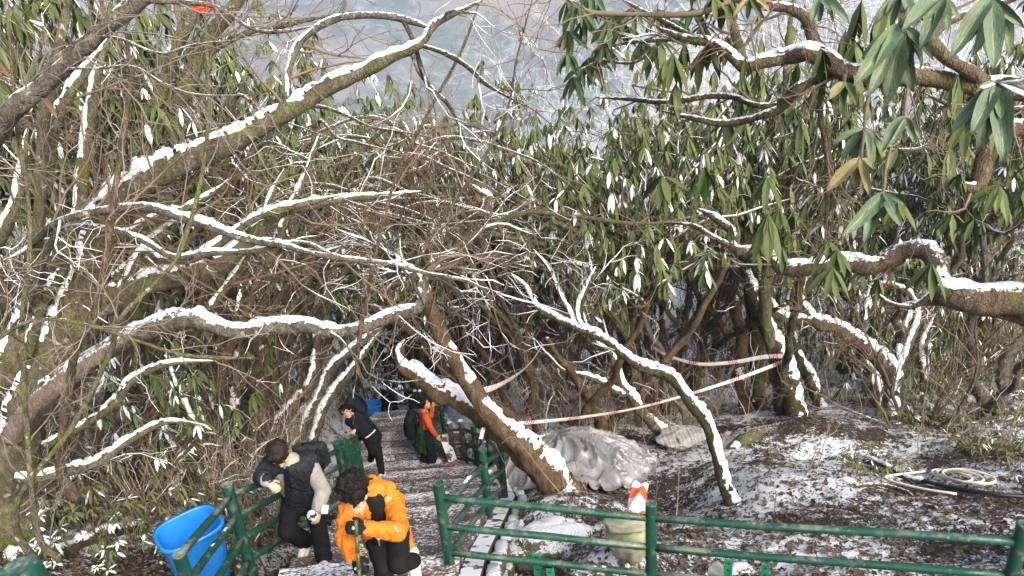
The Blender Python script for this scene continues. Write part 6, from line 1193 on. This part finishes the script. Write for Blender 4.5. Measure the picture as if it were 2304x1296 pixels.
shoe(P_bk, J['anL'], J['toeL'], s); shoe(P_bk, J['anR'], J['toeR'], s)
backpack('black backpack on the man leaning over the railing', n_-fw*.16+sd*.10-ax*.03+np.array([.08, .12, .05]), frame(fw, -ax), (.32, .18, .42))
# --- woman in the rust top
s = .90; A0 = stair_hit(972, 1041)+np.array([0, 0, .08]); D = float(A0@CF); A1 = stair_hit(960, 1036)+np.array([0, 0, .08])
J = joints(pel=(961, 970, D), neck=(953, 927, D+.02), head=(955, 909, D+.02), shR=(957, 936, D-.15), shL=(951, 932, D+.17), elR=(968, 962, D-.22), wrR=(981, 980, D-.14), elL=(970, 934, D+.26), wrL=(972, 914, D+.18), hipR=(963, 976, D-.09), hipL=(960, 975, D+.09), knR=(968, 1007, D-.09), knL=(961, 1006, D+.08))
J['anR'] = A0; J['anL'] = A1; J['toeR'] = np.array([1, -.15, 0.]); J['toeL'] = np.array([1, .1, 0.]); J['hfr'] = frame(np.array([.95, -.2, .32]), (-.25, 0, 1)); J['hdR'] = W(986, 986, D-.12)-J['wrR']; J['hnR'] = np.array([.3, -.9, .3]); J['hdL'] = W(976, 907, D+.14)-J['wrL']; J['hnL'] = np.array([.2, -.8, .5])
P_wo = person('long-haired woman in a rust orange top standing on the landing and facing right', J, s, 0, .010)
face(J['head'], J['hfr'], s, P_wo); hair_cap(J['head'], J['hfr'], s, M['hair'], P_wo, 90, 20, .03, long_=.24, voxel=.011)
n_, p_ = J['neck'], J['pel']; ax = unit(p_-n_)
blob('top', torso_prims(J, s, .014, .02)+sleeve(J, 'R', s, .012)+sleeve(J, 'L', s, .012), .012, M['rust'], P_wo, 4, .008, 9.)
blob('trousers', legs(J, 'R', s, .030, flare=.03)+legs(J, 'L', s, .030, flare=.03)+[(J['hipR'], J['hipL'], .105*s, .105*s)], .013, M['navy'], P_wo, 4, .012, 7.)
blob('tied_jacket', [(p_+np.array([.13*math.cos(a_), .13*math.sin(a_), .03]), p_+np.array([.20*math.cos(a_), .20*math.sin(a_), -.26-.05*math.sin(3*a_)]), .055, .05) for a_ in np.arange(2.0, 5.6, .42)]+[(p_+np.array([.12*math.cos(a_), .12*math.sin(a_), .03]), p_+np.array([.12*math.cos(a_+.8), .12*math.sin(a_+.8), .03]), .05, .05) for a_ in np.arange(0, 6.2, .8)]+[(p_+np.array([.14, -.04, 0]), p_+np.array([.17, -.05, -.16]), .035, .03)], .013, M['dgreen'], P_wo, 4, .020, 8., (1, 1, .5))
shoe(P_wo, J['anR'], J['toeR'], s); shoe(P_wo, J['anL'], J['toeL'], s)
backpack('black backpack worn by the woman in the rust top', n_+ax*.18+np.array([-.24, -.03, 0]), frame(np.array([1, -.1, 0.])), (.30, .20, .42), mat='navy')
# --- the two far down the stairs
s = .92
for lab, pc, hd, bow, mt, hat in (('person in dark clothes and a dark cap, farther of the two climbing below the landing', 866, 884, .0, 'navy', True), ('person in black bowed over with a light-trimmed cap, nearer of the two far climbers', 879, 905, .55, 'black', False)):
    hp = W(pc, hd, 20.6); gz = float(stairz(hp[1])); ft = np.array([hp[0]-.09, hp[1], gz+.08]); ft2 = np.array([hp[0]+.10, hp[1]-.15, float(stairz(hp[1]-.15))+.10]); b = ft*.5+ft2*.5
    hh = float(np.clip(hp[2]-gz-.16-.45*math.cos(bow)-.04, .5, .72)); pel = b+np.array([0, .02, hh-.08]); print('far climber', hp, gz, hp[2]-gz); nk = pel+np.array([0, -.45*math.sin(bow), .45*math.cos(bow)]); hdv = nk+np.array([.0, -.05-.13*bow, .16-.10*bow])
    J = dict(pel=pel, neck=nk, head=hdv, hipR=pel+[-.08, 0, -.02], hipL=pel+[.08, 0, -.02], shR=nk+np.array([-.16, 0, -.02]), shL=nk+np.array([.16, 0, -.02]), anR=ft, anL=ft2, knR=(ft+pel)/2+np.array([-.05, -.10, 0]), knL=(ft2+pel)/2+np.array([.05, -.12, 0]), toeR=np.array([0, -1, 0.]), toeL=np.array([.1, -1, 0.]), hfr=frame(np.array([-.2+.3*bow, -1, -.35-1.0*bow])))
    if hat: J.update(elR=nk+[-.26, -.14, -.12], wrR=nk+[-.14, -.22, .10], elL=nk+[.22, -.02, -.25], wrL=nk+[.16, -.2, -.36], hdR=np.array([.3, 0, 1.]), hdL=np.array([0, -.5, -1.]))
    else: J.update(elR=nk+[-.22, -.05, -.22], wrR=nk+[-.06, -.22, -.30], elL=nk+[.22, -.05, -.22], wrL=nk+[.04, -.22, -.32], hdR=np.array([.5, -.3, -.4]), hdL=np.array([-.5, -.3, -.4]))
    J['hnR'] = J['hnL'] = np.array([0, -1., .2]); J = {k: np.asarray(v, float) for k, v in J.items()}
    P_ = person(lab, J, s, 0, .013); face(J['head'], J['hfr'], s, P_)
    r, f, u = J['hfr']; cp = blob('cap', [(J['head']+u*.045-f*.012, np.array([.092, .102, .085])*s, J['hfr'])], .013, M['black'], P_, 3)
    if hat: blob('brim', [(J['head']+u*.06+f*.06, J['head']+u*.05+f*.13, .035, .02)], .012, M['black'], cp, 3)
    else: V, F = tubes(np.array([J['head']+u*.05+(r*math.cos(t)*.092+f*math.sin(t)*.102)*s for t in np.linspace(0, 2*math.pi, 20)]), np.full((1, 20), .006), 5); mk('cap_trim', V, F, M['silver'], cp)
    blob('jacket', torso_prims(J, s, .035, .08)+sleeve(J, 'R', s, .025)+sleeve(J, 'L', s, .025), .015, M[mt], P_, 4, .012, 8.)
    blob('trousers', legs(J, 'R', s, .012)+legs(J, 'L', s, .012)+[(J['hipR'], J['hipL'], .105*s, .105*s)], .015, M['black'] if hat else M['dshoe'], P_, 4, .008, 8.)
    shoe(P_, J['anR'], J['toeR'], s, 'dshoe', 'dshoe'); shoe(P_, J['anL'], J['toeL'], s, 'dshoe', 'dshoe')
    if not hat: M['bluepack'] = m_cloth('blue_pack', (.02, .05, .20)); backpack('dark blue backpack on the bowed far climber', nk+np.array([.05, .16, -.08]), frame(np.array([0, -1, -.5]), (0, -.4, 1)), (.24, .12, .28), mat='bluepack')
